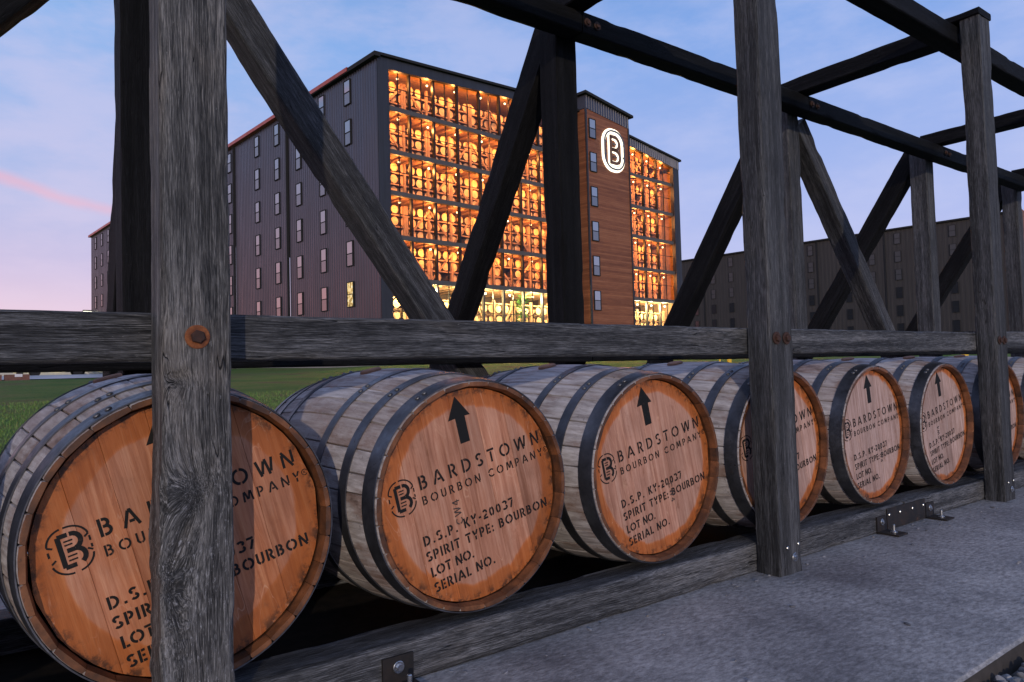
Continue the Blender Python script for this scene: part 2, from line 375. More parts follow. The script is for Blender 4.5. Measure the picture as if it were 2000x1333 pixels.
rack = empty('timber_rack', (2.0, .45, 0)); tag(rack, 'long weathered timber frame of posts, rails and braces standing around the row of barrels', 'timber rack')
RO = Vector((2.0, .45, 0))
def B(name, p0, p1, w, h, mat=TIMBER, **kw): return beam(name, Vector(p0)-RO, Vector(p1)-RO, w, h, rack, mat, **kw)
def hexbolt(parent_beam, name, world, r, mw, mh, normal=(0, -1, 0), washer=True, tilt=.3):
    """washer with a hex head; sub-part of a beam"""
    b = MB()
    if washer: b.lathe([(r*.05, .0), (r, .0), (r, -.0022), (r*.93, -.0030), (r*.45, -.0030)], 28)
    o = None
    mwld = Matrix.Translation(Vector(world)-RO)
    if Vector(normal).z > .5: mwld = mwld @ Matrix.Rotation(R(-90), 4, 'X')
    inv = MATS[parent_beam.name].inverted()
    if washer:
        o = b.build('washer', mw, parent_beam, False); o.matrix_local = inv @ mwld
    b2 = MB(); t = r*.58 if washer else r
    b2.lathe([(t, -.002), (t, -.002-t*.55), (t*.86, -.002-t*.72), (t*.4, -.002-t*.70)], 6, cap1=True)
    o2 = b2.build(name, mh, parent_beam); o2.matrix_local = inv @ mwld @ Matrix.Rotation(tilt, 4, 'Y')
    return o2

FX = [-1.60, .331, 2.165, 4.03, 5.88, 7.72]           # front posts (centre x)
YF0, YF1 = -.104, -.014
def knot(q):   # the big scarred knot low on the near post (local x = height)
    h, y, z = q.x, q.y, q.z
    if z > .02:
        d = math.exp(-(((h-.455+ (y)*1.35)/.035)**2))*sst(-.055, .03, y)          # slanting fold
        g = math.exp(-(((h-.53)/.07)**2 + ((y-.005)/.028)**2))
        e = math.exp(-(((h-.695)/.012)**2 + ((y-.035)/.02)**2))
        rough = noise.noise(Vector((h*60, y*70, 1)))*.0035+noise.noise(Vector((h*150, y*150, 1)))*.0015
        low = sst(.62, .40, h)*sst(-.01, .04, y)
        q = Vector((h, y, z - .010*d - .008*g - .012*e + rough*low*1.6))
    if y > .045: q = Vector((q.x, q.y + sst(.62, .42, h)*(.006+noise.noise(Vector((h*35, 2, z*9)))*.004), q.z))
    return q
posts = []
for i, x in enumerate(FX):
    top = 2.375
    w = .118 if i == 1 else .128
    yc, d = (YF0+YF1)/2, YF1-YF0
    kw = dict(seg=.008, per=15, jit=.0022, bev=.0035, extra=knot) if i == 1 else dict(seg=.02, per=6, jit=.003)
    p0, p1 = (x, yc, -.001), (x + (.004 if i == 1 else -.012), yc, top)
    if i == 1: p0 = (x+.003, yc, -.001); p1 = (x-.004, yc, top)
    # up vector = -Y so that local Z faces the viewer
    o = B('front_post', p0, p1, w, d, TIMBER_P1 if i == 1 else TIMBER_MD, upv=(0, -1, 0), **kw); posts.append(o)
    # capped top
    cb = B('post_cap', (x-.012, YF0-.004, top+.017), (x-.012, .108, top+.017), .150, .034, TIMBER_SHADE, seg=.03, per=3)
    bx = [x] if i == 1 else [x-.035, x+.022]
    for xx in bx: hexbolt(o, 'bolt_head', (xx, YF0-.001, .767 if i == 1 else .775), .0215 if i == 1 else .021, RUST if i == 1 else RUST_DK, RUST_DK)
    hexbolt(o, 'bolt_head', (x+.018, YF0-.001, .052), .0145, ZINC, ZINC)
    for (dx, dz) in ((-.022, .088), (.042, .092)):
        s = MB().lathe([(.0058, 0), (.0058, -.002), (.004, -.004), (.0018, -.0038)], 10, cap1=True).build('screw_head', ZINC, o)
        s.matrix_local = MATS[o.name].inverted() @ Matrix.Translation(Vector((x+dx, YF0-.001, dz))-RO)
# front rail, one length per bay, butted behind the posts
for i in range(len(FX)-1):
    z0 = [.771, .772, .7695, .7815, .782][i]; z1 = [.7715, .7695, .7725, .783, .782][i]
    B('front_rail', (FX[i]+.003, .040, z0), (FX[i+1]-.003, .040, z1), .104, .090, TIMBER, seg=.012, per=9, jit=.002, bev=.004)
# sill (with a splice in the third bay)
SPX = 3.16
for (a, c_) in ((-2.2, SPX-.0015), (SPX+.0015, 8.2)):
    o = B('front_sill', (a, .044, .047), (c_, .044, .047), .112, .094, TIMBER, seg=.018, per=8, jit=.0026, bev=.006)
    if a < 0: sill = o
B('rear_sill', (-2.2, .845, .047), (8.2, .845, .047), .112, .094, TIMBER, seg=.06, per=3)
for i in range(len(FX)-1):
    B('front_chord', (FX[i]+.003, .050, 2.315), (FX[i+1]-.003, .050, 2.315), .10, .092, TIMBER_SHADE, seg=.03, per=5, jit=.0016)
# rear frame
BX = [-1.42, .435, 2.183, 4.01, 5.84, 7.64]
for i, x in enumerate(BX):
    B('rear_post', (x, .995, -.001), (x-.008, .995, 2.283), .122, .122, TIMBER_SHADE if i < 3 else TIMBER_MD, upv=(0, -1, 0), seg=.03, per=5, jit=.0018)
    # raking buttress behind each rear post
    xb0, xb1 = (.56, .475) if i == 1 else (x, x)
    B('rear_brace', (xb0, 2.545, -.001), (xb1, 1.045, 2.262), .112, .135, TIMBER_SHADE, upv=(0, -1, .6), seg=.03, per=5, jit=.0018)
    o = B('cross_beam', (x-.03, .112, 2.335), (x-.03, .96, 2.333), .115, .092, TIMBER_SHADE, seg=.04, per=4)
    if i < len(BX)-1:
        B('rear_rail', (x+.003, .880, .768), (BX[i+1]-.003, .880, .766), .098, .092, TIMBER_SHADE, seg=.04, per=4)
        c_ = B('rear_chord', (x+.003, .880, 2.234), (BX[i+1]-.003, .880, 2.234), .098, .096, TIMBER_SHADE, seg=.03, per=5, jit=.0016)
    for dx in (-.03, .03): hexbolt(c_, 'bolt_head', (x+dx+.06, .829, 2.235), .02, RUST_DK, RUST_DK)
def diag(xa, za, xb, zb, mat=TIMBER_MD): B('diagonal_brace', (xa, .990, za), (xb, .990, zb), .112, .118, mat, upv=(0, -1, 0), seg=.014, per=8, jit=.003, bev=.005)
diag(.552, 2.155, 2.105, .03); diag(4.085, 2.165, 5.80, .02); diag(.372, 2.15, -1.34, .03, TIMBER_SHADE)
# steel angle brackets on the sill
def bracket(x, s=1):
    b = MB()
    b.box(x-.038, x+.038, -.0185, -.0125, .000, .066); b.box(x-.038, x+.038, -.100, -.0185, .002, .008)
    o = b.build('angle_bracket', PLATE, rack); o.location = -RO; MATS[o.name] = Matrix.Translation(-RO)
    hexbolt(o, 'bolt_head', (x, -.0190, .042), .0135, ZINC, ZINC); hexbolt(o, 'anchor_nut', (x+.004, -.062, .0085), .0135, ZINC, ZINC, (0, 0, 1))
    st = MB().lathe([(.0055, .008), (.0055, .034), (.004, .036)], 12, 'z', cap1=True).build('anchor_stud', ZINC, o); st.location = (x+.004, -.062, .003)
for bxx in (.766, 2.945, 3.372): bracket(bxx)
b = MB(); b.box(2.992, 3.328, -.0175, -.0125, .004, .088); pl = b.build('splice_plate', PLATE, rack); pl.location = -RO
for xx in (3.008, 3.10, 3.21, 3.31):
    s = MB().lathe([(.0062, 0), (.0062, -.002), (.004, -.0042)], 10, cap1=True).build('screw_head', ZINC, pl); s.location = (xx, -.0175, .062)

# ------------------------------------------------------------------ stencil lettering
T = .165
def arc(cx, cy, rx, ry, a0, a1, n=10): return [(cx+rx*math.cos(R(a0+(a1-a0)*i/n)), cy+ry*math.sin(R(a0+(a1-a0)*i/n))) for i in range(n+1)]
def glyph(ch, t):
    h = t/2; g = .055
    S = {}
    bow = lambda y1, y0, x: [(t+g, y1), (x, y1)]+arc(x, (y1+y0)/2, (y1-y0)/2*1.02, (y1-y0)/2, 90, -90, 9)[1:]+[(t+g, y0)]
    O = lambda w: [arc(w/2, .5, w/2-h, .5-h, 97, 263, 14), arc(w/2, .5, w/2-h, .5-h, 83, -83, 14)]
    if ch == 'B': return [[(h, 0), (h, 1)], bow(1-h, .53, .30), bow(.53, h, .33)], .33+.235+h
    if ch == 'A': return [[(h, 0), (.40, 1-h)], [(.47, 1), (.47, 1-.02), (.84, 0)], [(.36, .30), (.62, .30)]], .92
    if ch == 'R': return [[(h, 0), (h, 1)], bow(1-h, .47, .28), [(.34, .40), (.60, 0)]], .68
    if ch == 'D': return [[(h, 0), (h, 1)], bow(1-h, h, .26)], .26+.5-h+h+.02
    if ch == 'P': return [[(h, 0), (h, 1)], bow(1-h, .44, .28)], .62
    if ch == 'S': return [arc(.30, .735, .215, .265-h, 30, 190, 10)+arc(.30, .735, .215, .265-h, 205, 250, 4), arc(.30, .265, .225, .265-h, 75, -10, 8)+arc(.30, .265, .225, .265-h, -18, -150, 9)], .60
    if ch == 'T': return [[(0, 1-h), (.64, 1-h)], [(.32, 0), (.32, 1-t-g)]], .64
    if ch == 'O': return O(.98), .98
    if ch == '0': return [arc(.31, .5, .31-h, .5-h, 100, 260, 12), arc(.31, .5, .31-h, .5-h, 80, -80, 12)], .62
    if ch == 'W': return [[(h, 1), (.30, 0)], [(.36, .12), (.55, .90)], [(.55+g+.03, 1), (.82, 0)], [(.90, .16), (1.08, 1)]], 1.14
    if ch == 'N': return [[(h, 0), (h, .82)], [(h*.9, 1), (.66, 0)], [(.70, .20), (.70, 1)]], .78
    if ch == 'U': return [[(h, 1), (h, .34)]+arc(.33, .34, .33-h, .34-h, 180, 262, 7), arc(.33, .34, .33-h, .34-h, -82, 0, 7)+[(.66-h, 1)]], .66
    if ch == 'C': return [arc(.48, .5, .48-h, .5-h, 42, 168, 10), arc(.48, .5, .48-h, .5-h, 192, 318, 10)], .84
    if ch == 'M': return [[(h, 0), (.17, .95)], [(.24, .98), (.46, .18)], [(.52, .18), (.74, .98)], [(.80, .95), (.92, 0)]], .98
    if ch == 'Y': return [[(h, 1), (.30, .50)], [(.64, 1), (.42, .56)], [(.36, 0), (.36, .40)]], .70
    if ch == 'K': return [[(h, 0), (h, 1)], [(t+g, .45), (.56, 1)], [(.30, .50), (.60, 0)]], .64
    if ch == 'I': return [[(h, 0), (h, 1)]], t
    if ch == 'E': return [[(h, 0), (h, 1)], [(t+g, 1-h), (.52, 1-h)], [(t+g, .5), (.47, .5)], [(t+g, h), (.52, h)]], .54
    if ch == 'L': return [[(h, 0), (h, 1)], [(t+g, h), (.50, h)]], .50
    if ch == '2': return [arc(.29, .71, .29-h, .29-h, 165, -30, 11), [(.48, .48), (h, t+.04)], [(.02, h), (.58, h)]], .58
    if ch == '3': return [arc(.29, .74, .24, .26-h, 150, -60, 10), arc(.29, .27, .27, .27-h, 60, -150, 10)], .58
    if ch == '7': return [[(0, 1-h), (.56, 1-h)], [(.50, 1-t-g), (.20, 0)]], .56
    if ch == '4': return [[(.46, 0), (.46, 1)], [(.38, .9), (.05, .36), (.36, .30)], [(.54, .30), (.66, .30)]], .66
    if ch == '.': return [[(0.02, h), (.02+t*1.05, h)]], .02+t*1.1
    if ch == ':': return [[(0, h), (t, h)], [(0, .55), (t, .55)]], t
    if ch == '-': return [[(0, .42), (.30, .42)]], .30
    return [], .34
def ribbon(pts, w):
    P = [Vector(p) for p in pts]; v = []; f = []
    for i, p in enumerate(P):
        a = (P[i]-P[i-1]).normalized() if i > 0 else None; c = (P[i+1]-P[i]).normalized() if i < len(P)-1 else None
        if a is None: d = c
        elif c is None: d = a
        else: d = (a+c).normalized() if (a+c).length > 1e-6 else a
        k_ = 1.0
        if a is not None and c is not None: k_ = min(1.5, 1/max(.4, d.dot(a)))
        n_ = Vector((-d.y, d.x))*w/2*k_
        v += [p+n_, p-n_]
    for i in range(len(P)-1): f.append((2*i, 2*i+1, 2*i+3, 2*i+2))
    return v, f
def text_flat(txt, x0, x1, y, hgt, t=T):
    """returns list of (verts2d, faces); width fitted by letter spacing"""
    gl = [glyph(c_, t) for c_ in txt]
    W_ = sum(w for _, w in gl)*hgt; sp = ((x1-x0)-W_)/max(1, len(txt)-1); sx = 1
    if sp < .10*hgt: sx = ((x1-x0)-.13*hgt*(len(txt)-1))/W_; sp = .13*hgt
    x = x0; out = [[]]
    for ch, (st, w) in zip(txt, gl):
        if ch == ' ': out.append([])
        for s in st:
            v_, f_ = ribbon([(q[0], q[1]) for q in s], t)
            out[-1].append(([(x+q.x*hgt*sx, y+q.y*hgt) for q in v_], f_))
        x += w*hgt*sx+sp
    return out
def logo_strokes():
    """emblem in a box of width .82, height 1 centred on 0: rounded outline with breaks, ticks, letter and counter bars"""
    w, h, r = .40, .49, .36
    o = []
    def rr(a0, a1, cx, cy): return arc(cx, cy, r, r*.92, a0, a1, 8)
    thin = []
    thin.append(arc(-w+r, h-r*.92, r, r*.92, 172, 97, 8)); thin.append([(-w+r+.02, h), (w-r-.02, h)][:1]+arc(w-r, h-r*.92, r, r*.92, 90, 12, 8))
    thin.append(arc(w-r, -h+r*.92, r, r*.92, -8, -83, 8)); thin.append(arc(-w+r, -h+r*.92, r, r*.92, 270, 192, 8))
    thin += [[(-w, .10), (-w, -.02)], [(w, .16), (w, .05)], [(w, -.02), (w, -.10)]]
    thin += [[(-w, .20), (-w+.10, .145)], [(-w+.01, -.17), (-w+.10, -.11)], [(w, .22), (w-.09, .165)], [(w, -.15), (w-.09, -.09)]]
    thick = [[(-.17, -.33), (-.17, .33)], [(-.17, .33), (.02, .33)], [(.06, .33)]+arc(.08, .17, .155, .16, 88, -80, 9), arc(.08, -.165, .17, .165, 82, -60, 9), [(-.17, -.33), (.04, -.33)], [(-.06, .0), (.10, .0)]]
    bars = [[(-.08, .20), (.09, .20)], [(-.08, .12), (.07, .12)], [(-.08, -.12), (.10, -.12)], [(-.08, -.21), (.09, -.21)]]
    return thin, thick, bars
def decal(name, parts, mat, parent, y=0.0):
    b = MB()
    for v_, f_ in parts: b.add([(p[0], y, p[1]) for p in v_], f_)
    return b.build(name, mat, parent)

# ------------------------------------------------------------------ barrels
k = M('stencil_ink'); nn = k.noise(k.map((1, 1, 1)), 90, 5, .7)
INK = k.out(k.mix(k.math('MULTIPLY', k.mr(nn, .56, .68), k.mr(k.info.outputs['Random'], .3, 1, 0, .7)), (.010, .010, .010), (.20, .10, .065)), .65, None, None, .25)
k = M('faded_stamp_ink'); nn = k.noise(k.map((1, 1, 1)), 120, 4, .7)
INK2 = k.out(k.ramp(nn, [(.3, (.02, .018, .018)), (.6, (.06, .045, .04))]), .7)

def mat_head():
    k = M('barrel_head_oak')
    x, y, z = k.xyz()
    rad = k.math('SQRT', k.math('ADD', k.math('MULTIPLY', x, x), k.math('MULTIPLY', z, z)))
    p = k.map((1, 1, 1))
    def mp(sc):
        n = k.N.new('ShaderNodeMapping'); k.L.new(p, n.inputs[0]); n.inputs['Scale'].default_value = sc; return n.outputs[0]
    wob = k.noise(mp((9, 9, 3)), 1, 4, .6)
    g1 = k.noise(mp((95, 5, 5)), 1, 5, .6, .6); g2 = k.noise(mp((420, 20, 26)), 1, 3, .6)
    fig = k.noise(mp((16, 3, 4)), 1, 3, .5, 1.5)
    vein = k.mr(k.math('ABSOLUTE', k.math('SUBTRACT', fig, .5)), .0, .012, 1, 0)
    col = k.N.new('ShaderNodeSeparateColor'); k.L.new(k.info.outputs['Color'], col.inputs[0])
    stain_warmth = col.outputs[0]                                  # orange stain spread; falling along the row, it also paints the warm light's fade
    pale = k.ramp(g1, [(.30, (.36, .165, .100)), (.5, (.53, .275, .185)), (.70, (.66, .390, .285))])
    cool_pale = k.ramp(g1, [(.30, (.34, .205, .165)), (.5, (.50, .335, .285)), (.70, (.62, .455, .405))])
    pale = k.mix(k.mr(stain_warmth, .0, .45, 0, 1), cool_pale, pale)
    orng = k.ramp(g1, [(.30, (.38, .095, .020)), (.5, (.58, .170, .044)), (.70, (.72, .270, .095))])
    rand = k.mr(k.info.outputs['Random'], 0, 1, .78, 1.04, False)
    edge = k.math('ADD', rad, k.math('MULTIPLY', k.math('SUBTRACT', wob, .5), .05))
    lim = k.mr(stain_warmth, 0, .6, .240, .206, False)
    ring = k.mr(k.math('SUBTRACT', edge, lim), -.006, .006)
    f_ = k.math('MAXIMUM', ring, k.math('MULTIPLY', stain_warmth, k.mr(wob, .3, .7, .35, .95)))
    c = k.mix(f_, pale, orng)
    deep = k.mr(k.math('SUBTRACT', edge, lim), -.002, .012)
    c = k.mix(k.math('MULTIPLY', deep, .55), c, (.40, .110, .022))
    cmb = k.N.new('ShaderNodeCombineColor'); [k.L.new(rand, s) for s in cmb.inputs]
    c = k.mix(1.0, c, cmb.outputs[0], 'MULTIPLY')
    c = k.mix(k.math('MULTIPLY', vein, k.mr(wob, .45, .65, 0, .35)), c, (.80, .50, .33))
    c = k.mix(k.mr(g2, .60, .75, 0, .35), c, (.22, .09, .045))
    # char-dark dirt caught near the croze
    d = k.noise(mp((30, 30, 30)), 1, 6, .75)
    dirt = k.math('MULTIPLY', k.mr(rad, .232, .257), k.mr(d, .46, .60))
    c = k.mix(k.math('MULTIPLY', dirt, .85), c, (.045, .022, .012))
    d2 = k.noise(mp((14, 14, 9)), 1, 6, .75)
    c = k.mix(k.mr(d2, .56, .72, 0, .6), c, (.22, .082, .034))
    d3 = k.noise(mp((5, 5, 4)), 1, 5, .65)
    c = k.mix(1.0, c, k.ramp(d3, [(.30, (.74, .72, .70)), (.52, (1, 1, 1)), (.72, (1.12, 1.12, 1.14))]), 'MULTIPLY')
    return k.out(c, k.mr(wob, .3, .7, .36, .6), k.bump(k.math('ADD', g1, k.math('MULTIPLY', g2, .6)), .35, .002), None, .45)
HEAD = mat_head()

def mat_stave():
    k = M('weathered_stave_oak')
    p = k.map((1, 1, 1))
    def mp(sc):
        n = k.N.new('ShaderNodeMapping'); k.L.new(p, n.inputs[0]); n.inputs['Scale'].default_value = sc; return n.outputs[0]
    g = k.noise(mp((70, 5, 70)), 1, 6, .65); g2 = k.noise(mp((260, 18, 260)), 1, 4, .65); st = k.noise(mp((7, 3, 7)), 1, 6, .7); sc = k.noise(mp((24, 60, 24)), 1, 5, .8)
    c = k.ramp(g, [(.30, (.24, .205, .200)), (.5, (.47, .430, .428)), (.70, (.70, .665, .67))])
    rnd = k.info.outputs['Random']
    c = k.mix(k.mr(rnd, .50, 1.0, 0, .42), c, (.30, .205, .170))
    c = k.mix(k.mr(st, .48, .64, 0, .65), c, (.24, .135, .095))
    c = k.mix(k.mr(st, .60, .72, 0, .85), c, (.070, .042, .034))
    c = k.mix(k.mr(sc, .62, .69, 0, .85), c, (.045, .038, .036))
    c = k.mix(k.mr(g2, .60, .72, 0, .5), c, (.10, .08, .075))
    return k.out(c, .72, k.bump(k.math('ADD', g, g2), .5, .002), None, .35)
STAVE = mat_stave()
k = M('chime_oak'); nn = k.noise(k.map(), 14, 6, .6); n2 = k.noise(k.map(), 200, 3, .7)
CHIME = k.out(k.mix(k.mr(n2, .58, .68, 0, .6), k.ramp(nn, [(.30, (.035, .018, .011)), (.48, (.115, .045, .018)), (.62, (.22, .083, .031)), (.80, (.30, .14, .075))]), (.05, .025, .016)), .55, k.bump(nn, .5, .002))
k = M('blued_hoop_steel'); nn = k.noise(k.map((1, 1, 1)), 9, 6, .65); n2 = k.noise(k.map((1, 1, 1)), 60, 5, .7)
c = k.ramp(nn, [(.3, (.070, .071, .080)), (.55, (.145, .148, .168)), (.75, (.24, .245, .275))]); c = k.mix(k.mr(n2, .62, .74, 0, .8), c, (.022, .018, .018))
HOOP = k.out(c, k.mr(n2, .3, .7, .32, .52), k.bump(n2, .15, .001), .85, .5)
BUNG = mat_plain('bung_wood', (.26, .13, .08), .7, 0, .4, .3, 60)

BL, RE, RM = .876, .2785, .3175
def brad(t): u = 2*t/BL-1; return RM-(RM-RE)*(abs(u)**1.9)
_sm = {}
def stave_mesh(deg):
    if deg in _sm: return _sm[deg]
    da = R(deg)/2; th = .0185; rings = 11; v = []; f = []
    ts = [0, .022]+[BL*i/(rings-1) for i in range(1, rings-1)]+[BL-.022, BL]
    for q, t in enumerate(ts):
        r = brad(t) - (.0015 if q in (0, len(ts)-1) else 0); e = .0022/r
        gap = .0004/r
        ring = [(-da+gap, r-.006), (-da+gap+e, r-.0006), (-da*.35, r), (da*.35, r), (da-gap-e, r-.0006), (da-gap, r-.006), (da-gap, r-(.0095 if q in (0, len(ts)-1) else th)), (-da+gap, r-(.0095 if q in (0, len(ts)-1) else th))]
        v += [(rr*math.sin(a), t, rr*math.cos(a)) for a, rr in ring]
    n = 8
    for i in range(len(ts)-1):
        for j in range(n): f.append((i*n+j, i*n+(j+1) % n, (i+1)*n+(j+1) % n, (i+1)*n+j))
    f.append(tuple(range(n))[::-1]); f.append(tuple(range((len(ts)-1)*n, len(ts)*n)))
    me = mesh('stave', v, f); me.materials.append(STAVE); me.materials.append(CHIME)
    for pl_ in me.polygons:
        if abs(pl_.center.y) < .003 or pl_.center.y > BL-.003: pl_.material_index = 1
        if math.hypot(pl_.center.x, pl_.center.z) < brad(pl_.center.y)-.0105: pl_.material_index = 1
    _sm[deg] = me; return me
def hoop_mesh(t0, t1):
    pr = []
    for i in range(4):
        t = t0+(t1-t0)*i/3; pr.append((brad(t)+.0030, t))
    pr = [(brad(t0)+.0004, t0)]+pr+[(brad(t1)+.0004, t1)]
    b = MB(); b.lathe(pr, 96); me = b.mesh('hoop', HOOP, True)
    try: me.set_sharp_from_angle(angle=R(40))
    except Exception: pass
    return me
HT = [(.0045, .050), (.118, .152), (.262, .294)]
HM = [hoop_mesh(a, c_) for a, c_ in HT]+[hoop_mesh(BL-c_, BL-a) for a, c_ in HT]
RIV = MB().lathe([(.0070, 0), (.0064, .0020), (.0042, .0040), (.0013, .0046)], 12, 'z', cap1=True).mesh('rivet', mat_plain('rivet_steel', (.16, .16, .17), .45, .8, .5, .3, 80), True)
STRAP = {}
widths = [14, 11, 13, 10, 15, 12, 9, 13, 14, 10, 12, 15, 11, 9, 13, 12, 14, 10, 13, 11, 15, 9, 12, 14, 10, 13, 12, 11, 13, 0]
widths[-1] = 360-sum(widths)
assert 5 < widths[-1] < 20, widths[-1]
RH = .2605
def plank_mesh(x0, x1):
    g = .00015; x0 += g; x1 -= g; n = 7
    tp = []; bt = []
    for i in range(n+1):
        x = x0+(x1-x0)*i/n; z = math.sqrt(max(0, RH*RH-x*x)); tp.append((x, z)); bt.append((x, -z))
    ring = tp+bt[::-1]; m = len(ring)
    v = [(x, 0.0008, z) for x, z in ring]+[(x, .018, z) for x, z in ring]
    # shallow arris: inset front face
    cx = (x0+x1)/2
    fr = [((x-cx)*(1-.0009/(x1-x0))+cx, 0, z*.998) for x, z in ring]
    v += fr
    f = [tuple(range(2*m, 3*m))]
    f += [(i, m+i, m+(i+1) % m, (i+1) % m) for i in range(m)]
    f += [(2*m+i, i, (i+1) % m, 2*m+(i+1) % m) for i in range(m)]
    me = mesh('head_board', v, f); me.materials.append(HEAD); return me
PLX = [-RH, -.172, -.098, -.012, .060, .142, RH]
PM = [plank_mesh(PLX[i], PLX[i+1]) for i in range(6)]
# lettering meshes (head plane: x right, z up, facing -Y)
def flat_mesh(name, parts, mat, y):
    b = MB()
    for v_, f_ in parts: b.add([(p_[0], y, p_[1]) for p_ in v_], f_)
    return b.mesh(name, mat)
YD = -.0007
LINES = [('BARDSTOWN', -.140, .233, .057, .034, .165), ('BOURBON COMPANY', -.141, .236, .020, .0215, .17), ('D.S.P. KY-20037', -.162, .110, -.075, .0245, .20),
         ('SPIRIT TYPE: BOURBON', -.163, .216, -.1135, .0245, .20), ('LOT NO.', -.160, -.036, -.153, .0245, .20), ('SERIAL NO.', -.160, .020, -.1915, .0245, .20)]
LM = [flat_mesh('lettering', w_, INK, YD) for l in LINES for w_ in text_flat(*l)]
rgm = [ribbon([(.2475+.0062*math.cos(R(a)), .0345+.0062*math.sin(R(a))) for a in range(20, 331, 31)], .0018)]
rgm += [ribbon([(.2455, .0315), (.2455, .0375), (.249, .036), (.2465, .0345), (.2495, .0315)], .0012)]
thin, thick, bars = logo_strokes()
def place(strokes, w, sx, sz, cx, cz):
    out = []
    for s in strokes:
        out.append(ribbon([(cx+q[0]*sx, cz+q[1]*sz) for q in s], w))
    return out
EM = flat_mesh('emblem', place(thin, .0034, .083, .085, -.190, .056)+place(thick, .0082, .083, .085, -.190, .056)+place(bars, .0030, .083, .085, -.190, .056), INK, YD)
RGM = flat_mesh('registered_mark', rgm, INK, YD)
ARR = mesh('arrow', [(.006, YD, .247), (-.0265, YD, .192), (-.0055, YD, .193), (-.005, YD, .1285), (.0235, YD, .1285), (.0235, YD, .193), (.0395, YD, .192)], [(0, 1, 2, 5, 6), (2, 3, 4, 5)]); ARR.materials.append(INK)
STAMP = flat_mesh('stamp', [([( -.045 - p_[1], -.06+p_[0]) for p_ in v_], f_) for v_, f_ in text_flat('CW4', 0, .062, 0, .020, .15)[0]], INK2, YD*1.6)
STAMP2 = flat_mesh('stamp', [([( .045+p_[1]*.9, -.07-p_[0]) for p_ in v_], f_) for v_, f_ in text_flat('CW4', 0, .060, 0, .018, .15)[0]], INK2, YD*1.6)

BX0, BS, BZC = .3453, .6606, .3898
def build_barrel(i, roll, stain_warmth, label, stamp=None, shift=0):
    X = BX0+i*BS
    root = empty('bourbon_barrel', (X, BL/2, BZC-RM)); tag(root, label, 'barrel', 'oak barrels lying in the timber rack')
    Mx = Matrix.Translation((0, -BL/2, RM)) @ Matrix.Rotation(-roll, 4, 'Y')
    def put(name, me, y=0, ang=0, par=None, col=None):
        o = link(name, me, par or root); o.matrix_local = (Mx if par is None else Matrix()) @ Matrix.Rotation(ang, 4, 'Y') @ Matrix.Translation((0, y, 0))
        if col: o.color = col
        return o
    a = random.Random(i*13+5).uniform(0, 360); w = widths[:]; random.Random(i+1).shuffle(w)
    for d in w:
        a += d/2; put('stave', stave_mesh(d), 0, R(a)); a += d/2
    rr = random.Random(i+40)
    for j, me in enumerate(HM):
        hp = put('hoop', me)
        tm = (HT+[(BL-c_, BL-a_) for a_, c_ in HT])[j]; ym = (tm[0]+tm[1])/2
        base = rr.uniform(-.16, .06)-(.22 if j < 3 else 0) + (-roll*.0)
        for e in (-.038, .038):
            q = link('rivet', RIV, hp); ang = base+e
            q.matrix_local = Matrix.Rotation(ang, 4, 'Y') @ Matrix.Translation((0, ym, brad(ym)+.0028))
    col = (stain_warmth, 0, 0, 1)
    hd = []
    for j, me in enumerate(PM): hd.append(put('head_board', me, .027, 0, None, col))
    rear = MB().lathe([(.001, BL-.03), (RH, BL-.03)], 40); ro = link('rear_head', rear.mesh('rear_head', HEAD), root); ro.matrix_local = Mx; ro.color = col
    for me in LM: put('lettering', me, .027)
    put('registered_mark', RGM, .027); put('emblem', EM, .027); put('arrow', ARR, .027)
    if stamp: put('stamp', stamp, .027)
    bg = MB().lathe([(.031, RM-.004), (.031, RM+.004), (.027, RM+.007)], 24, 'z', cap1=True).build('bung', BUNG, root)
    bg.matrix_local = Mx @ Matrix.Translation((0, BL/2, 0))
    return root
specs = [(-1, 10, .6, 'oak barrel just left of the scarred near post, mostly out of the frame', None),
 (0, 15, .85, 'orange oak barrel partly hidden behind the scarred near post', None),
 (1, 13, .40, 'oak barrel next right of the scarred near post, its whole orange-rimmed head showing', STAMP),
 (2, 12.6, .28, 'oak barrel just left of the post with two rusty bolts, its whole head showing', STAMP2),
 (3, 12, .14, 'oak barrel half hidden behind the post with two rusty bolts', None),
 (4, 8, .03, 'pale-headed oak barrel just right of the post with two rusty bolts', STAMP2),
 (5, 11, .0, 'pale-headed oak barrel just left of the farthest front post, above the steel splice plate', STAMP),
 (6, 10, 0.0, 'oak barrel with a whitish head behind the farthest front post', None),
 (7, 9, .05, 'oak barrel at the far right edge, only a sliver in the frame', None)]
for i, rl, stain_warmth, lab, stp in specs: build_barrel(i, R(rl), stain_warmth, lab, stp)
#PART2
# ------------------------------------------------------------------ the big warehouse
TH = R(6.8); CB = (19.54, 37.18, 0)
wh = empty('warehouse', CB, TH); tag(wh, 'tall dark corrugated barrel warehouse with lit glass front and a wood-clad stair tower', 'warehouse')
wl = empty('side_wall_frame', CB, R(5.2))      # helper frame, removed below
LW = Matrix.Rotation(R(-1.6), 4, 'Z')           # left wall runs 1.6 deg off square
bpy.data.objects.remove(wl)
def mat_metal(name, col, rough=.42, spec=.5, metal=.35):
    k = M(name); nn = k.noise(k.map((.6, .6, .12), rand=False), 2, 5); n2 = k.noise(k.map((9, 9, .35)), 1, 4)
    c = k.mix(1.0, col, k.ramp(n2, [(.3, (.82, .82, .82)), (.7, (1.14, 1.14, 1.14))]), 'MULTIPLY')
    return k.out(c, k.mr(nn, .3, .7, rough-.06, rough+.08), None, metal, spec)
CLAD = mat_metal('dark_corrugated_steel', (.058, .055, .068), .30, .9, .6); CLADF = mat_metal('dark_flat_steel', (.036, .037, .046), .5)
CLAD2 = mat_metal('brown_corrugated_steel', (.046, .042, .044), .7, .2, 0)
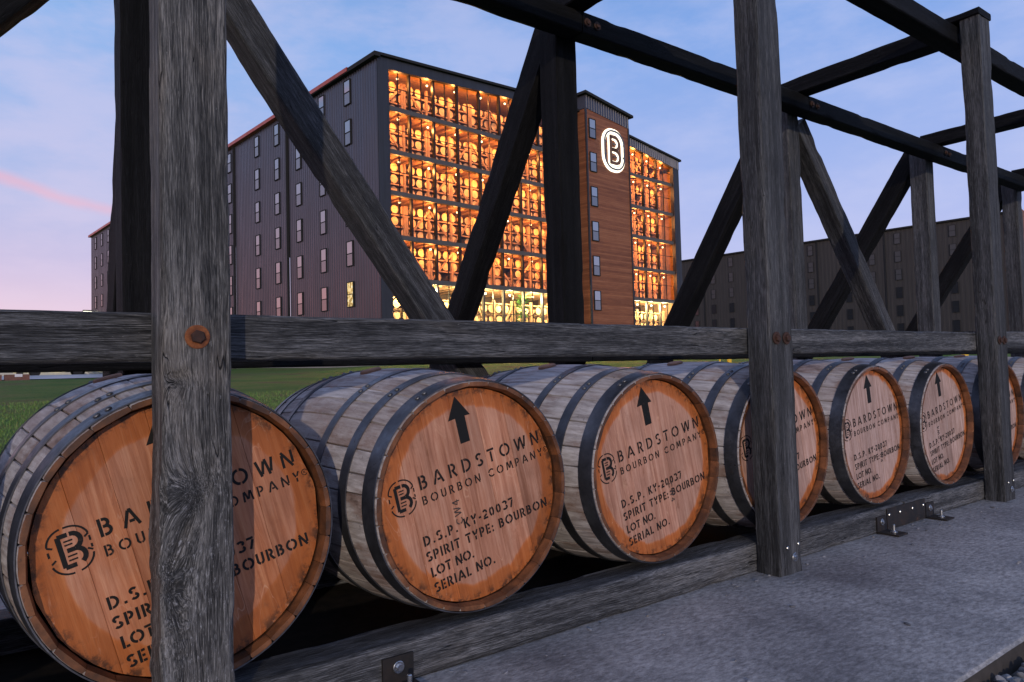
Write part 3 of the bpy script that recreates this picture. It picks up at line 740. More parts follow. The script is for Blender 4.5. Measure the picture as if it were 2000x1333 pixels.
TRIMD = mat_metal('black_trim', (.022, .022, .025), .8, .2, 0); EAVE = mat_metal('sunset_lit_gutter', (.42, .070, .040), .38, .5, .3)  # gutter's red is the sunset reflection put into its base colour
PLINTH = mat_plain('plinth_concrete', (.22, .21, .20), .8, 0, .4, .2, 6)
k = M('window_glass'); WGL = k.out((.06, .065, .075), .06, None, 0, 1.0); k.b.inputs['IOR'].default_value = 2.6
k = M('screened_window_glass'); WGS = k.out((.05, .05, .06), .14, None, 0, .9); k.b.inputs['IOR'].default_value = 2.0
k = M('dark_window_glass'); WGD = k.out((.02, .022, .028), .12, None, 0, .5)
def emit(name, col, st, tex=False):
    k = M(name); k.b.inputs['Base Color'].default_value = (0, 0, 0, 1)
    e = k.N.new('ShaderNodeEmission'); e.inputs[1].default_value = st
    if tex:
        nn = k.noise(k.map((1, 4, 3), rand=True), 1.5, 2); k.L.new(k.ramp(nn, [(.40, tuple(x*.25 for x in col)), (.52, col), (.7, (1, .95, .7))]), e.inputs[0])
    else: e.inputs[0].default_value = (*col, 1)
    k.L.new(e.outputs[0], k.N['Material Output'].inputs[0]); return k.m
LITWIN = emit('lit_window_interior', (.95, .62, .22), 1.0, True)
def corr(name, s0, s1, z0, z1, mat, parent, M4=Matrix(), period=.30, depth=.028, face='x', zt=None):
    """ribbed cladding: runs along local y (face 'x', looks to -x) or along local x (face 'y', looks to -y); zt(s) optional sloped top"""
    pts = []; s = s0
    while s < s1-1e-6:
        for ds, d in ((0, 0), (.10, 0), (.13, 1), (.24, 1), (.27, 0)):
            if s+ds*period/.30 < s1: pts.append((s+ds*period/.30, d*depth))
        s += period
    pts.append((s1, 0)); v = []; f = []
    for (q, d) in pts:
        zz = zt(q) if zt else z1
        for z in (z0(q) if callable(z0) else z0, zz): v.append((-d, q, z) if face == 'x' else (q, -d, z))
    for i in range(len(pts)-1): f.append((2*i, 2*i+2, 2*i+3, 2*i+1) if face == 'y' else (2*i+2, 2*i, 2*i+1, 2*i+3))
    o = link(name, mesh(name, v, f), parent, mat); o.matrix_local = M4; return o
for i, (s0, s1) in enumerate(((0.02, 12.0), (12.3, 21.85), (22.15, 33), (33.02, 45), (45.02, 57.5), (57.52, 71))):
    corr('side_cladding', s0, s1, 1.35, 19.62, CLAD, wh, LW)
def bx(name, x0, x1, y0, y1, z0, z1, mat, parent=wh, M4=None):
    o = MB().box(x0, x1, y0, y1, z0, z1).build(name, mat, parent)
    if M4 is not None: o.matrix_local = M4
    return o
bx('plinth', -.06, .3, .02, 71, .2, 1.36, PLINTH, wh, LW)
for s in (12.15, 22.0, 57.51): bx('downspout', -.16, .0, s-.07, s+.07, 1.36, 19.6, TRIMD, wh, LW)
for s in (45.01, 33.01): bx('downspout', -.12, .0, s-.05, s+.05, 1.36, 19.6, TRIMD, wh, LW)
bx('eave_trim', -.30, .10, -.25, 11.9, 19.60, 19.86, TRIMD, wh, LW)
bx('gutter', -.34, .10, 3.0, 71.2, 19.66, 19.92, EAVE, wh, LW)
# windows (frame with two sashes)
def window_meshes(w, h, face):
    b = MB(); t = .05
    def q(s0, s1, z0, z1, d0=-.09, d1=.02):
        if face == 'x': b.box(d0, d1, s0, s1, z0, z1)
        else: b.box(s0, s1, d0, d1, z0, z1)
    q(-w/2, -w/2+t, -h, 0); q(w/2-t, w/2, -h, 0); q(-w/2+t, w/2-t, -t, 0); q(-w/2+t, w/2-t, -h, -h+t); q(-w/2+t, w/2-t, -h/2-.025, -h/2+.025)
    fm = b.mesh('window', TRIMD)
    def pane(z0, z1, m):
        b = MB()
        if face == 'x': b.add([(-.062, w/2-t, z0), (-.062, -w/2+t, z0), (-.062, -w/2+t, z1), (-.062, w/2-t, z1)], [(0, 1, 2, 3)])
        else: b.add([(-w/2+t, -.062, z0), (w/2-t, -.062, z0), (w/2-t, -.062, z1), (-w/2+t, -.062, z1)], [(0, 1, 2, 3)])
        return b.mesh('pane', m)
    return fm, (lambda m: (pane(-h/2+.025, -t, m), pane(-h+t, -h/2-.025, WGS if m is WGL else m)))
FMX, pn = window_meshes(.80, 1.60, 'x'); PX = pn(WGL); PXL = pn(LITWIN); PXD = pn(WGD)
def window(fm, ps, parent, M4):
    o = link('window', fm, parent); o.matrix_local = M4
    for p_ in ps: link('pane', p_, o)
cols = [3.47, 6.89, 10.4, 13.87, 17.43, 23.0, 26.5, 30.0, 35, 38.5, 42, 47, 50.5, 54, 58.9, 62.1, 65.3, 68.5]
rw = random.Random(2)
for ci, s in enumerate(cols):
    for r_ in range(7):
        lit = (ci == 0 and r_ == 5)
        dz = rw.uniform(-.012, .012)
        window(FMX, PXL if lit else PX, wh, LW @ Matrix.Translation((-.012, s, 19.30-2.565*r_)) @ Matrix.Rotation(rw.uniform(-.012, .012), 4, 'Z'))
# roof
rt_ = lambda x: 19.88+.060*x if x < 16 else 20.84-.0975*(x-16)*1.02
v = []; f = []
for x in (-.1, 16, 32.2): v += [(x, -.2, rt_(x)+.02), (x+1.95, 71, rt_(x)+.02), (x, -.2, rt_(x)-.14), (x+1.95, 71, rt_(x)-.14)]
f = [(0, 4, 5, 1), (4, 8, 9, 5), (2, 3, 7, 6), (6, 7, 11, 10), (0, 2, 6, 4), (4, 6, 10, 8), (1, 5, 7, 3), (5, 9, 11, 7), (0, 1, 3, 2), (8, 10, 11, 9)]
link('roof', mesh('roof', v, f), wh, TRIMD)
bx('east_wall', 31.95, 32.1, .4, 70, .6, 19.0, CLADF)
# front surround
def prism(name, pts, y0, y1, mat, parent=wh):
    """polygon in x-z, extruded in y"""
    n = len(pts); v = [(x, y0, z) for x, z in pts]+[(x, y1, z) for x, z in pts]
    f = [tuple(range(n)), tuple(range(n, 2*n))[::-1]]+[(i, n+i, n+(i+1) % n, (i+1) % n) for i in range(n)]
    return link(name, mesh(name, v, f), parent, mat)
bot1 = lambda x: 19.05+.0690*x; top1 = lambda x: rt_(x)-.15
bot3 = lambda x: 19.10-.115*(x-25); top3 = lambda x: rt_(x)-.15
prism('fascia', [(.02, bot1(.02)), (16, bot1(16)), (18.24, bot1(16)), (18.24, top1(18.24)), (16, top1(16)), (.02, top1(.02))], 0, .30, CLADF)
corr('fascia_cladding', 23.62, 32.0, bot3, 19, CLAD, wh, Matrix.Translation((0, -.02, 0)), .3, .035, 'y', top3)
prism('fascia', [(23.62, bot3(23.62)), (32.0, bot3(32)), (32.0, top3(32)), (23.62, top3(23.62))], 0, .3, CLADF)
prism('corner_panel', [(.02, 1.35), (.84, 1.35), (.84, bot1(.84)), (.02, bot1(.02))], .003, .36, CLADF)
prism('corner_panel', [(31.12, 1.35), (32.0, 1.35), (32.0, bot3(32)), (31.12, bot3(31.12))], .003, .36, CLADF)
prism('corner_panel', [(15.95, 1.35), (18.24, 1.35), (18.24, bot1(16)), (15.95, bot1(15.95))], .003, .36, CLADF)
bx('plinth', .04, 18.2, -.05, .5, .2, 1.34, PLINTH); bx('plinth', 23.7, 32, -.05, .5, .2, 1.34, PLINTH)
# glazing
SPAND = mat_plain('bronze_spandrel', (.10, .086, .076), .5, .3, .5, .12, 2)
MUL = mat_plain('dark_mullion', (.016, .014, .014), .5, .3, .5, .1, 5)
WARM = mat_plain('warm_glazing_bar', (.20, .10, .05), .5, 0, .5, .1, 5)
k = M('facade_glass'); tr = k.N.new('ShaderNodeBsdfTransparent'); gl = k.N.new('ShaderNodeBsdfGlossy'); gl.inputs['Roughness'].default_value = .02; tr.inputs[0].default_value = (.93, .92, .90, 1)
fr = k.N.new('ShaderNodeFresnel'); fr.inputs[0].default_value = 1.35; mx = k.N.new('ShaderNodeMixShader')
k.L.new(fr.outputs[0], mx.inputs[0]); k.L.new(tr.outputs[0], mx.inputs[1]); k.L.new(gl.outputs[0], mx.inputs[2]); k.L.new(mx.outputs[0], k.N['Material Output'].inputs[0]); FGL = k.m
MM = [.88, 2.53, 4.42, 6.38, 8.32, 10.19, 12.12, 14.05, 15.90]; M3 = [25.0, 26.87, 28.83, 31.08]
FL = [6.50, 9.08, 11.76, 14.30, 16.97]
Y_G = .32
for mul, bt in ((MM, bot1), (M3, bot3)):
    x0, x1 = mul[0], mul[-1]
    for zt in FL: bx('spandrel_beam', x0-.02, x1+.02, .14, .40, zt-.29, zt, SPAND)
    levels = [1.35]+FL
    for li, z0 in enumerate(levels):
        for xi, x in enumerate(mul):
            z1 = (levels[li+1]-.29) if li < 5 else bt(x)+.05
            if 0 < xi < len(mul)-1: bx('mullion', x-.07, x+.07, .20, .40, z0, z1, MUL if li else SPAND)
            if xi < len(mul)-1:
                xm = (x+mul[xi+1])/2; z1m = (levels[li+1]-.29) if li < 5 else bt(xm)+.05
                bx('glazing_bar', xm-.022, xm+.022, .29, .36, z0, z1m, MUL)
                zmid = z0+(z1m-z0)*(.55 if li else .66)
                bx('transom', x+.05, mul[xi+1]-.05, .30, .35, zmid-.02, zmid+.02, MUL)
                for (xa, xb) in ((x+.05, xm-.022), (xm+.022, mul[xi+1]-.05)):
                    for (za, zb, topm) in ((z0, zmid-.02, 0), (zmid+.02, None, 1)):
                        zl = (levels[li+1]-.29) if li < 5 else bt(xa)+.05; zr = (levels[li+1]-.29) if li < 5 else bt(xb)+.05
                        if not topm: zl = zr = zb
                        if li == 0 and topm == 0 and False: continue
                        o = link('pane', mesh('pane', [(xa, Y_G, za), (xb, Y_G, za), (xb, Y_G, zr), (xa, Y_G, zl)], [(0, 1, 2, 3)]), wh, FGL)
# interior shell
INT = mat_plain('interior_board', (.06, .032, .018), .8, 0, .3, .25, 3); CEIL = mat_plain('interior_joists', (.30, .16, .085), .8, 0, .3, .25, 3)
for xa, xb, bt in ((.5, 18.2, bot1), (23.7, 31.9, bot3)):
    bx('interior_back_wall', xa, xb, 4.6, 4.75, 1.0, 19.0, INT); bx('interior_side_wall', xa, xa+.06, .42, 4.6, 1.0, 18.9, INT); bx('interior_side_wall', xb-.1, xb, .42, 4.6, 1.0, 18.3, CEIL)
    for zt in [1.35]+FL: bx('floor_deck', xa+.07, xb-.11, .41, 4.58, zt-.20, zt-.03, CEIL)
    for zt in FL:
        for xj in range(int(xa)+1, int(xb)): bx('joist', xj-.06, xj+.06, .45, 4.5, zt-.33, zt-.203, CEIL)
prism('ceiling_deck', [(.5, bot1(.5)+.28), (16, bot1(16)+.28), (18.2, bot1(16)+.2), (18.2, bot1(16)+.3), (16, bot1(16)+.38), (.5, bot1(.5)+.38)], .41, 4.6, CEIL)
prism('ceiling_deck', [(23.7, bot3(23.7)+.28), (31.9, bot3(31.9)+.28), (31.9, bot3(31.9)+.38), (23.7, bot3(23.7)+.38)], .41, 4.6, CEIL)
# stair tower, clad with horizontal boards
k = M('cedar_board_cladding'); x, y, z = k.xyz(); p = k.map((1, 1, 1), rand=False)
row = k.math('FLOOR', k.math('DIVIDE', z, .145)); fr_ = k.math('FRACT', k.math('DIVIDE', z, .145))
wn = k.N.new('ShaderNodeTexWhiteNoise'); wn.noise_dimensions = '1D'; k.L.new(row, wn.inputs['W'])
gn = k.noise(k.map((1.2, 1.2, 14), rand=False), 1, 6, .65)
cb = k.N.new('ShaderNodeCombineXYZ'); k.L.new(k.math('MULTIPLY', x, .45), cb.inputs[0]); k.L.new(k.math('MULTIPLY', wn.outputs[0], 40), cb.inputs[1]); bn = k.noise(cb.outputs[0], 1, 2)
c = k.ramp(k.math('ADD', k.math('MULTIPLY', gn, .4), k.math('ADD', k.math('MULTIPLY', wn.outputs[0], .25), k.math('MULTIPLY', bn, .35))), [(.30, (.15, .048, .022)), (.5, (.25, .088, .040)), (.72, (.34, .135, .065))])
gap = k.math('MAXIMUM', k.mr(fr_, .0, .07, 1, 0), k.mr(fr_, .93, 1, 0, 1))
c = k.mix(k.math('MULTIPLY', gap, .7), c, (.05, .018, .010))
CEDAR = k.out(c, .6, k.bump(k.math('SUBTRACT', gn, gap), .5, .02), None, .35)
tb = lambda x: 20.58-.095*(x-18.3); tt = lambda x: 21.62-.112*(x-18.3)
prism('tower_wall', [(18.30, 1.2), (23.58, 1.2), (23.58, tb(23.58)), (18.30, tb(18.30))], -.80, 1.6, CEDAR)
bx('corner_trim', 18.22, 18.36, -.86, -.74, 1.2, 20.6, CLADF); bx('corner_trim', 23.50, 23.64, -.86, 2, 1.2, 20.1, CLADF)
prism('tower_parapet', [(18.24, tb(18.24)), (23.64, tb(23.64)), (23.64, tt(23.64)), (18.24, tt(18.24))], -.82, 3.5, CLADF)
corr('parapet_cladding', 18.24, 23.64, tb, 21, CLAD, wh, Matrix.Translation((0, -.825, 0)), .3, .035, 'y', tt)
prism('tower_roof', [(18.0, tt(18.0)), (23.95, tt(23.95)), (23.95, tt(23.95)+.20), (18.0, tt(18.0)+.20)], -1.1, 3.6, TRIMD)
bx('plinth', 18.2, 23.7, -.9, -.05, .2, 1.19, PLINTH)
FMY, pny = window_meshes(.79, 1.52, 'y'); PY = pny(WGL)
for zt in (19.88, 17.26, 14.59, 11.91, 9.24, 6.58): window(FMY, PY, wh, Matrix.Translation((18.96, -.812, zt)))

# halo-lit emblem on the tower
SIGN = emit('sign_halo_light', (1.0, .90, .70), 2.6); FACE = mat_plain('sign_face', (.10, .115, .14), .5, .3, .5, .1, 5); FACEB = mat_plain('sign_letter_face', (.16, .075, .035), .5, .2, .5, .1, 5)
MW = Matrix.Translation(CB) @ Matrix.Rotation(TH, 4, 'Z')
sg = empty('emblem_sign'); sg.matrix_world = MW @ Matrix.Translation((21.50, -.80, 16.30)); tag(sg, 'glowing white halo-lit letter emblem on the wood-clad stair tower', 'sign')
def ribsolid(name, strokes, w, sx, sz, y0, y1, mat):
    b = MB()
    for s in strokes:
        v_, f_ = ribbon([(q[0]*sx, q[1]*sz+1.58) for q in s], w); n = len(v_)
        b.add([(q[0], y1, q[1]) for q in v_]+[(q[0], y0, q[1]) for q in v_], list(f_)+[tuple(n+i for i in q[::-1]) for q in f_]+[(2*i, 2*i+2, n+2*i+2, n+2*i) for i in range(n//2-1)]+[(2*i+3, 2*i+1, n+2*i+1, n+2*i+3) for i in range(n//2-1)])
    return b.build(name, mat, sg)
w_, h_, r_ = .415, .49, .36
loop = arc(w_-r_, h_-r_*.92, r_, r_*.92, 90, 0, 10)+arc(w_-r_, -h_+r_*.92, r_, r_*.92, 0, -90, 10)+arc(-w_+r_, -h_+r_*.92, r_, r_*.92, 270, 180, 10)+arc(-w_+r_, h_-r_*.92, r_, r_*.92, 180, 90, 10); loop.append(loop[0]); loop.append(loop[1])
SX, SZ = 2.95, 3.10
ribsolid('outline_halo', [loop], .42, SX, SZ, -.02, -.08, SIGN); ribsolid('outline_face', [loop], .13, SX, SZ, -.14, -.20, FACE)
tk_ = [[(-.16, -.335), (-.16, .335)], [(-.20, .335), (.03, .335)]+arc(.03, .175, .17, .16, 85, -85, 9)+[(-.12, .015)], [(-.12, .0)]+[(.05, .0)]+arc(.05, -.17, .18, .165, 85, -85, 9)+[(-.20, -.335)]]
ribsolid('letter_halo', tk_, .40, SX, SZ, -.025, -.085, SIGN); ribsolid('letter_face', tk_, .25, SX, SZ, -.14, -.20, FACEB)
ribsolid('bar_face', [[(-.07, .165), (.0, .155), (.09, .175)], [(-.07, -.165), (.0, -.155), (.10, -.175)], [(-.41, .20), (-.33, .165)], [(-.41, -.17), (-.33, -.13)], [(.41, .20), (.33, .165)], [(.41, -.17), (.33, -.13)]], .07, SX, SZ, -.14, -.20, FACE)

# racks, barrels and lamps inside
RACKW = mat_plain('rack_timber', (.40, .22, .12), .7, 0, .3, .25, 4)
BHEAD = mat_plain('racked_barrel_head', (.78, .49, .25), .6, 0, .3, .18, 6); BBODY = mat_plain('racked_barrel_stave', (.16, .08, .04), .7, 0, .3, .2, 6); BHOOP = mat_plain('racked_barrel_hoop', (.05, .05, .055), .5, .4)
b = MB()
b.lathe([(.275, 0), (.29, .12), (.325, .40), (.325, .48), (.29, .76), (.275, .88)], 14); nb = len(b.f)
b.lathe([(.002, .02), (.255, .02), (.258, 0), (.275, 0)], 14); nh = len(b.f)
for y0, y1, r0, r1 in ((.02, .07, .281, .286), (.15, .19, .298, .303)): b.lathe([(r0, y0), (r1, y1)], 14)
BM = b.mesh('racked_barrel', BBODY); BM.materials.append(BHEAD); BM.materials.append(BHOOP)
for i, p_ in enumerate(BM.polygons): p_.material_index = 0 if i < nb else (1 if i < nh else 2); p_.use_smooth = i < nb
ordn = ['ground', 'lowest upper', 'second upper', 'middle upper', 'second highest', 'topmost']
ORD = 'first second third fourth fifth sixth seventh eighth ninth tenth eleventh twelfth thirteenth fourteenth fifteenth sixteenth seventeenth eighteenth nineteenth twentieth twenty-first twenty-second twenty-third twenty-fourth'.split()
rb = random.Random(11); LOW = MB()
FR = Matrix.Translation(CB) @ Matrix.Rotation(TH, 4, 'Z')
def lamp(x, y, z, power, col, lab):
    r = empty('warehouse_lamp'); r.matrix_world = FR @ Matrix.Translation((x, y, z)); tag(r, lab, 'lamp', 'lamps inside the lit warehouse')
    MB().lathe([(.02, .18), (.03, .10), (.10, .05), (.11, .03)], 10, 'z').build('shade', BHOOP, r, True)
    MB().lathe([(.012, -.075), (.05, -.055), (.068, -.01), (.05, .035), (.02, .05)], 10, 'z', cap0=True).build('bulb', BULBM if col[2] < .2 else BULBY, r, True)
    ld = bpy.data.lights.new('lamp_light', 'POINT'); ld.energy = power; ld.color = col; ld.shadow_soft_size = .12
    lo = bpy.data.objects.new('lamp_light', ld); COL.objects.link(lo); lo.parent = r; lo.location = (0, 0, -.16)
BULBM = emit('warm_bulb', (1, .72, .36), 7); BULBY = emit('yellow_bulb', (1, .92, .62), 14)
for sec, (xa, xb, nm) in enumerate(((1.05, 15.9, 'main glass wall'), (25.15, 31.0, 'narrow right-hand glass bay'))):
    for li, zf in enumerate([1.35+.9]+FL):
        rk = empty('barrel_rack'); rk.matrix_world = FR @ Matrix.Translation(((xa+xb)/2, 1.5, zf)); xo = (xa+xb)/2
        tag(rk, f'timber rack on the {ordn[li]} storey behind the {nm}', 'barrel rack', 'barrel racks inside the warehouse')
        nbay = int(round((xb-xa)/1.95)); pw = (xb-xa)/nbay; hh = 2.2 if li else 3.4
        pm = MB().box(-.075, .075, -.10, .06, 0, hh).mesh('post', RACKW)
        for i in range(nbay+1):
            for dx in ((0,) if (i+li) % 3 else (-.09, .09)):
                link('post', pm, rk).location = (xa+i*pw-xo+dx, 0, 0)
        tiers = (.02, .76, 1.50) if li else (.9, 1.64, 2.38, 3.1)
        for tz in tiers: MB().box(xa-xo, xb-xo, -.06, .02, tz, tz+.09).build('rack_rail', RACKW, rk)
        for i in range(nbay):
            if (i*7+li*3+sec) % 5 in (0, 2, 3):
                sgn = 1 if (i+li) % 2 else -1
                p0 = Vector((xa+(i+(0 if sgn > 0 else 1))*pw-xo, -.14, .1)); p1 = Vector((xa+(i+(1 if sgn > 0 else 0))*pw-xo, -.14, hh-.1)); d = (p1-p0)
                o = MB().box(0, d.length, -.03, .03, -.06, .06).build('brace', RACKW, rk); xx = d.normalized(); zz = Vector((0, -1, 0)).cross(xx); 
                o.matrix_local = Matrix(((xx.x, 0, -xx.z, p0.x), (xx.y, 1, 0, p0.y), (xx.z, 0, xx.x, p0.z), (0, 0, 0, 1)))
        nbar = int((xb-xa-.3)/.66)
        for t_i, tz in enumerate(tiers[:3] if li else tiers[1:3]):
            for i in range(nbar):
                x = xa+.42+i*(xb-xa-.75)/(nbar-1); dy = rb.uniform(-.05, .05)
                if rb.random() < .05: continue
                Mb = FR @ Matrix.Translation((x, 1.54+dy, zf+tz+.09+.325)) @ Matrix.Rotation(rb.uniform(0, 6), 4, 'Y')
                if sec == 0 and (li == 0 or t_i > 0):
                    o = link('racked_barrel', BM); o.matrix_world = Mb
                    tag(o, f'{ORD[i]} barrel from left in {"upper" if t_i == (2 if li else 1) else "lower"} row, {ordn[li]} storey, main glass wall', 'barrel', 'barrels racked inside the warehouse')
                else: LOW.add([tuple(Mb @ v_.co) for v_ in BM.vertices], [tuple(p_.vertices) for p_ in BM.polygons])
        xs_ = [1.9, 4.2, 6.5, 8.8, 11.1, 13.4, 15.4] if sec == 0 else [26.0, 28.0, 30.0]
        for x in xs_:
            zc = (FL[li]-.55) if li < 5 else (bot1(x) if sec == 0 else bot3(x))-.20
            lamp(x, .62, zc, 190 if li else 560, (1, .37, .088) if li else (1, .84, .40), f'lamp on {ordn[li]} storey behind {nm}, {ORD[xs_.index(x)]} from the left')
lowm = LOW.mesh('racked_barrels', BBODY); lowm.materials.append(BHEAD); lowm.materials.append(BHOOP)
per = len(BM.polygons)
for i, p_ in enumerate(lowm.polygons): p_.material_index = BM.polygons[i % per].material_index
o = link('racked_barrels', lowm); o['kind'] = 'stuff'; o['label'] = 'further racked barrels low on the storeys and in the narrow glass bay'; o['category'] = 'barrels'
# potted tree inside the ground floor
LEAF = mat_plain('indoor_leaf', (.10, .22, .04), .5, 0, .4, .3, 10)
pt = empty('potted_plant'); pt.matrix_world = FR @ Matrix.Translation((12.6, .9, 1.35)); tag(pt, 'leafy green potted plant behind the ground-floor glass', 'plant')
MB().lathe([(.16, 0), (.24, .5), (.25, .55), (.21, .53)], 12, 'z', cap0=True).build('pot', BHOOP, pt)
MB().lathe([(.03, .5), (.025, 3.0)], 6, 'z').build('stem', BBODY, pt)
b = MB()
for i in range(170):
    a, e = rb.uniform(0, 6.28), rb.uniform(1.6, 4.6); L_ = rb.uniform(.35, .8); dr = Vector((math.cos(a), math.sin(a)*.7, rb.uniform(-.2, .8))).normalized(); s_ = dr.cross(Vector((0, 0, 1))).normalized()*.09; o_ = Vector((0, 0, e))
    b.add([o_, o_+dr*L_*.5+s_, o_+dr*L_-Vector((0, 0, .12)), o_+dr*L_*.5-s_], [(0, 1, 2, 3)])
b.build('foliage', LEAF, pt)

# ------------------------------------------------------------------ second, dark warehouse on the right
A2 = Vector((104.604, 78.34, 0)); T2 = R(5.8)
w2 = empty('dark_warehouse', A2, T2); tag(w2, 'long unlit brown-grey warehouse with rows of small windows, far behind the rack at right', 'warehouse')
js = [-43.5, -28.7, -18.7, 1.7, 20, 40, 62]
for a_, b_ in zip(js[:-1], js[1:]): corr('side_cladding', a_+.05, b_-.05, .8, 19.55, CLAD2, w2, Matrix(), .6, .018)
for s in js[1:-1]: bx('downspout', -.16, .02, s-.08, s+.08, .8, 19.5, TRIMD, w2)
bx('eave_trim', -.35, .2, -43.9, 62.3, 19.55, 19.78, TRIMD, w2)
bx('end_wall', .06, 34, -43.45, 62, .5, 19.54, CLADF, w2)
prism('roof', [(-.3, 19.78), (34.4, 19.78), (17, 20.9)], -43.8, 62.2, TRIMD, w2)
FMX2, pn2 = window_meshes(.85, 1.6, 'x'); k = M('matt_window_glass'); WG2 = k.out((.045, .045, .05), .35, None, 0, .5); PX2 = pn2(WG2); PX2D = pn2(WGD)
for ci, s in enumerate([10.5, 6.9, 3.4, -.1, -3.6, -7.1, -10.6, -14.1, -17.6, -23.35, -26.85, -30.45, -34.0, -37.55, -41.2]):
    for r_ in range(7):
        window(FMX2, PX2 if r_ < 3 else PX2D, w2, Matrix.Translation((-.03, s, 19.05-2.62*r_)))  # upper rows use paler glass: the reflected sky is put into the colour
prism('tower_wall', [(.9, .8), (7.2, .8), (7.2, 20.6), (.9, 21.2)], -44.5, -43.46, CEDAR, w2)
b = MB(); v_, f_ = ribbon([(q[0]*2.6+3.2, q[1]*3.1+13.9) for q in loop], .45); b.add([(q[0], -44.56, q[1]) for q in v_], f_); b.build('lit_emblem', SIGN, w2)

# ------------------------------------------------------------------ far edge of the site on the left
struct(link('road', mesh('road', [(x, y, gz(x, y)+.05) for y in (44, 47, 50, 53, 56, 58.5) for x in (-30, -20, -10, 0, 3, 6, 9.6)], [(j*7+i, j*7+i+1, (j+1)*7+i+1, (j+1)*7+i) for j in range(5) for i in range(6)]), None, mat_plain('pale_road', (.36, .37, .39), .35, 0, .6, .08, 1)))
def gtop(o, x, y): o.location = (x, y, gz(x, y)); return o
BRK = mat_plain('brown_block', (.16, .075, .06), .8, 0, .3, .3, 8); WHT = mat_plain('white_cover', (.62, .60, .64), .6)
for i, (x, lab) in enumerate(((-.3, 'leftmost of the low brown blocks with white covers beyond the lawn'), (.85, 'middle low brown block with a white cover beyond the lawn'), (2.0, 'rightmost of the low brown blocks with white covers beyond the lawn'))):
    o = gtop(empty('low_block'), x, 42.6); tag(o, lab, 'block', 'low blocks beyond the lawn')
    MB().box(-.52, .52, -.35, .35, -.1, .30).build('body', BRK, o); MB().box(-.30+.1*i, .22, -.37, .2, .18, .32).build('cover', WHT, o)
def tree(name, x, y, h, r, lab, seed):
    rg = random.Random(seed); t = gtop(empty(name), x, y); tag(t, lab, 'tree', 'dark trees beyond the road')
    b = MB(); b.lathe([(.20, -.2), (.13, h*.35), (.05, h*.8)], 8, 'z'); b.build('trunk', mat_plain('bark', (.05, .04, .033), .9), t)
    b = MB()
    cl = [(Vector((rg.gauss(0, r*.42), rg.gauss(0, r*.42), h*rg.uniform(.28, .95))), rg.uniform(.35, .62)*r) for _ in range(16)]
    for i in range(2600):
        c_, cr = rg.choice(cl); d = Vector((rg.gauss(0, 1), rg.gauss(0, 1), rg.gauss(0, 1))).normalized(); p_ = c_+d*cr*rg.uniform(.55, 1)
        u_ = Vector((rg.gauss(0, 1), rg.gauss(0, 1), rg.gauss(0, 1))).normalized()*.10; w__ = d.cross(u_).normalized()*.07
        b.add([p_-u_, p_+w__, p_+u_, p_-w__], [(0, 1, 2, 3)])
    b.build('crown', TREEL, t)
TREEL = mat_plain('dark_tree_leaf', (.030, .045, .018), .7, 0, .3, .4, 3)
tree('shade_tree', 3.2, 66, 3.6, 2.2, 'dark round tree beyond the road, left of the white lit house', 1); tree('shade_tree', 7.4, 68, 3.2, 1.6, 'dark tree beyond the road, right of the white lit house', 2); tree('shade_tree', 9.6, 70, 3.0, 1.4, 'smaller dark tree beyond the road nearest the warehouse', 4)
hs = gtop(empty('lit_house'), 4.5, 78); tag(hs, 'pale low house with bright windows behind the dark trees', 'house')
MB().box(-9, 8, 0, 6, -.5, 3.2).build('wall', mat_plain('house_render', (.55, .53, .5), .8), hs); prism('roof', [(-9.4, 3.2), (8.4, 3.2), (7, 4.6), (-8, 4.6)], -.4, 6.4, mat_plain('house_roof', (.10, .06, .05), .8), hs)
HL = emit('house_window_light', (1.0, .82, .42), 2.6, True)
for i, x in enumerate((-7.9, -6.2, -4.6, -.6, .7, 2.2, 4.3, 6.0)): MB().box(x-.55, x+.55, -.05, -.01, .5, 1.9).build('window', HL, hs)
sh = gtop(empty('white_shed'), 11.1, 62); tag(sh, 'low white shed at the end of the pale road', 'shed')
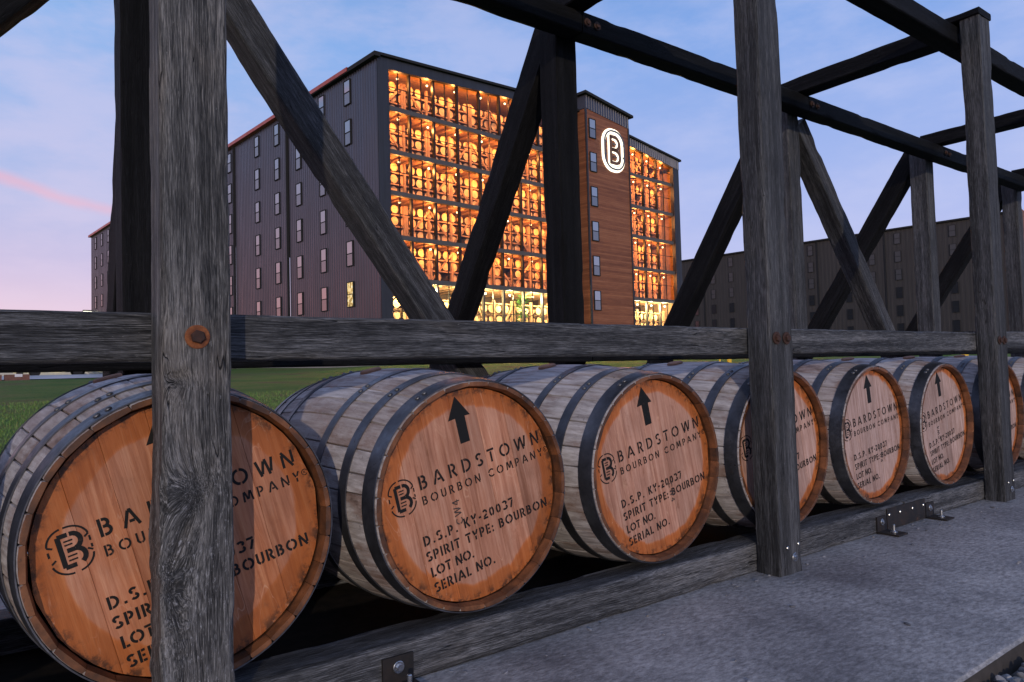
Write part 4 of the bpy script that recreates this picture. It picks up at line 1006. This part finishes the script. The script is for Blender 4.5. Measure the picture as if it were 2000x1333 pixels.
MB().box(-1.7, 1.7, 0, 2.5, -.3, .75).build('wall', WHT, sh); MB().box(-1.9, 1.9, -.2, 2.7, .75, 1.6).build('roof', mat_plain('shed_roof', (.07, .05, .045), .8), sh)
for i in range(5): MB().box(-1.45+i*.62, -1.15+i*.62, -.03, -.004, .1, .55).build('vent', TRIMD, sh)
def car(x, y, lab):
    o = gtop(empty('parked_car'), x, y); tag(o, lab, 'car', 'dark cars parked beyond the road'); m = mat_plain('dark_car_paint', (.02, .022, .028), .3, 0, .5)
    prism('body', [(-2.1, .3), (2.1, .3), (2.15, .75), (1.2, .88), (.6, 1.38), (-1.0, 1.40), (-1.7, .92), (-2.15, .8)], -.8, .8, m, o)
    prism('side_window', [(-.95, .92), (.95, .92), (.52, 1.30), (-.88, 1.31)], -.81, -.803, WGD, o)
    for wx in (-1.3, 1.3):
        for wy in (-.82, .62): q = MB().lathe([(.05, 0), (.32, 0), (.32, .2), (.05, .2)], 14).build('wheel', TRIMD, o); q.location = (wx, wy, .32)
car(5.2, 61, 'dark parked car beyond the pale road, left one'); car(8.0, 61.5, 'dark parked car beyond the pale road, right one nearest the white shed')
YEL = mat_plain('safety_yellow_paint', (.75, .45, .02), .5)
for (px, py, r, lab) in ((37.35, 26.7, .05, 'thin yellow bollard left of the thick one, just over the barrels'), (37.9, 26.4, .13, 'thick yellow bollard showing just over the barrels left of the two-bolt post'), (52, 18.5, .20, 'yellow bollard farthest right, just over the barrel tops')):
    h_ = (1.17 if px < 50 else 1.25)-gz(px, py)
    o = gtop(MB().lathe([(r, -.2), (r, h_-.04), (r*.8, h_), (r*.3, h_+.01)], 14, 'z', cap1=True).build('bollard', YEL), px, py); tag(o, lab, 'bollard', 'yellow bollards')
# flood lamp on the far end of the side wall
fl = empty('wall_lamp'); fl.matrix_world = FR @ LW @ Matrix.Translation((-.1, 71.0, 9.6)); tag(fl, 'small glowing wall lamp at the far left end of the big warehouse', 'lamp')
MB().box(-.9, .2, -.2, .2, .25, .42).build('hood', TRIMD, fl); MB().box(-.85, .15, -.18, .18, .02, .245).build('lens', emit('flood_lens', (1, .95, .75), 6), fl)
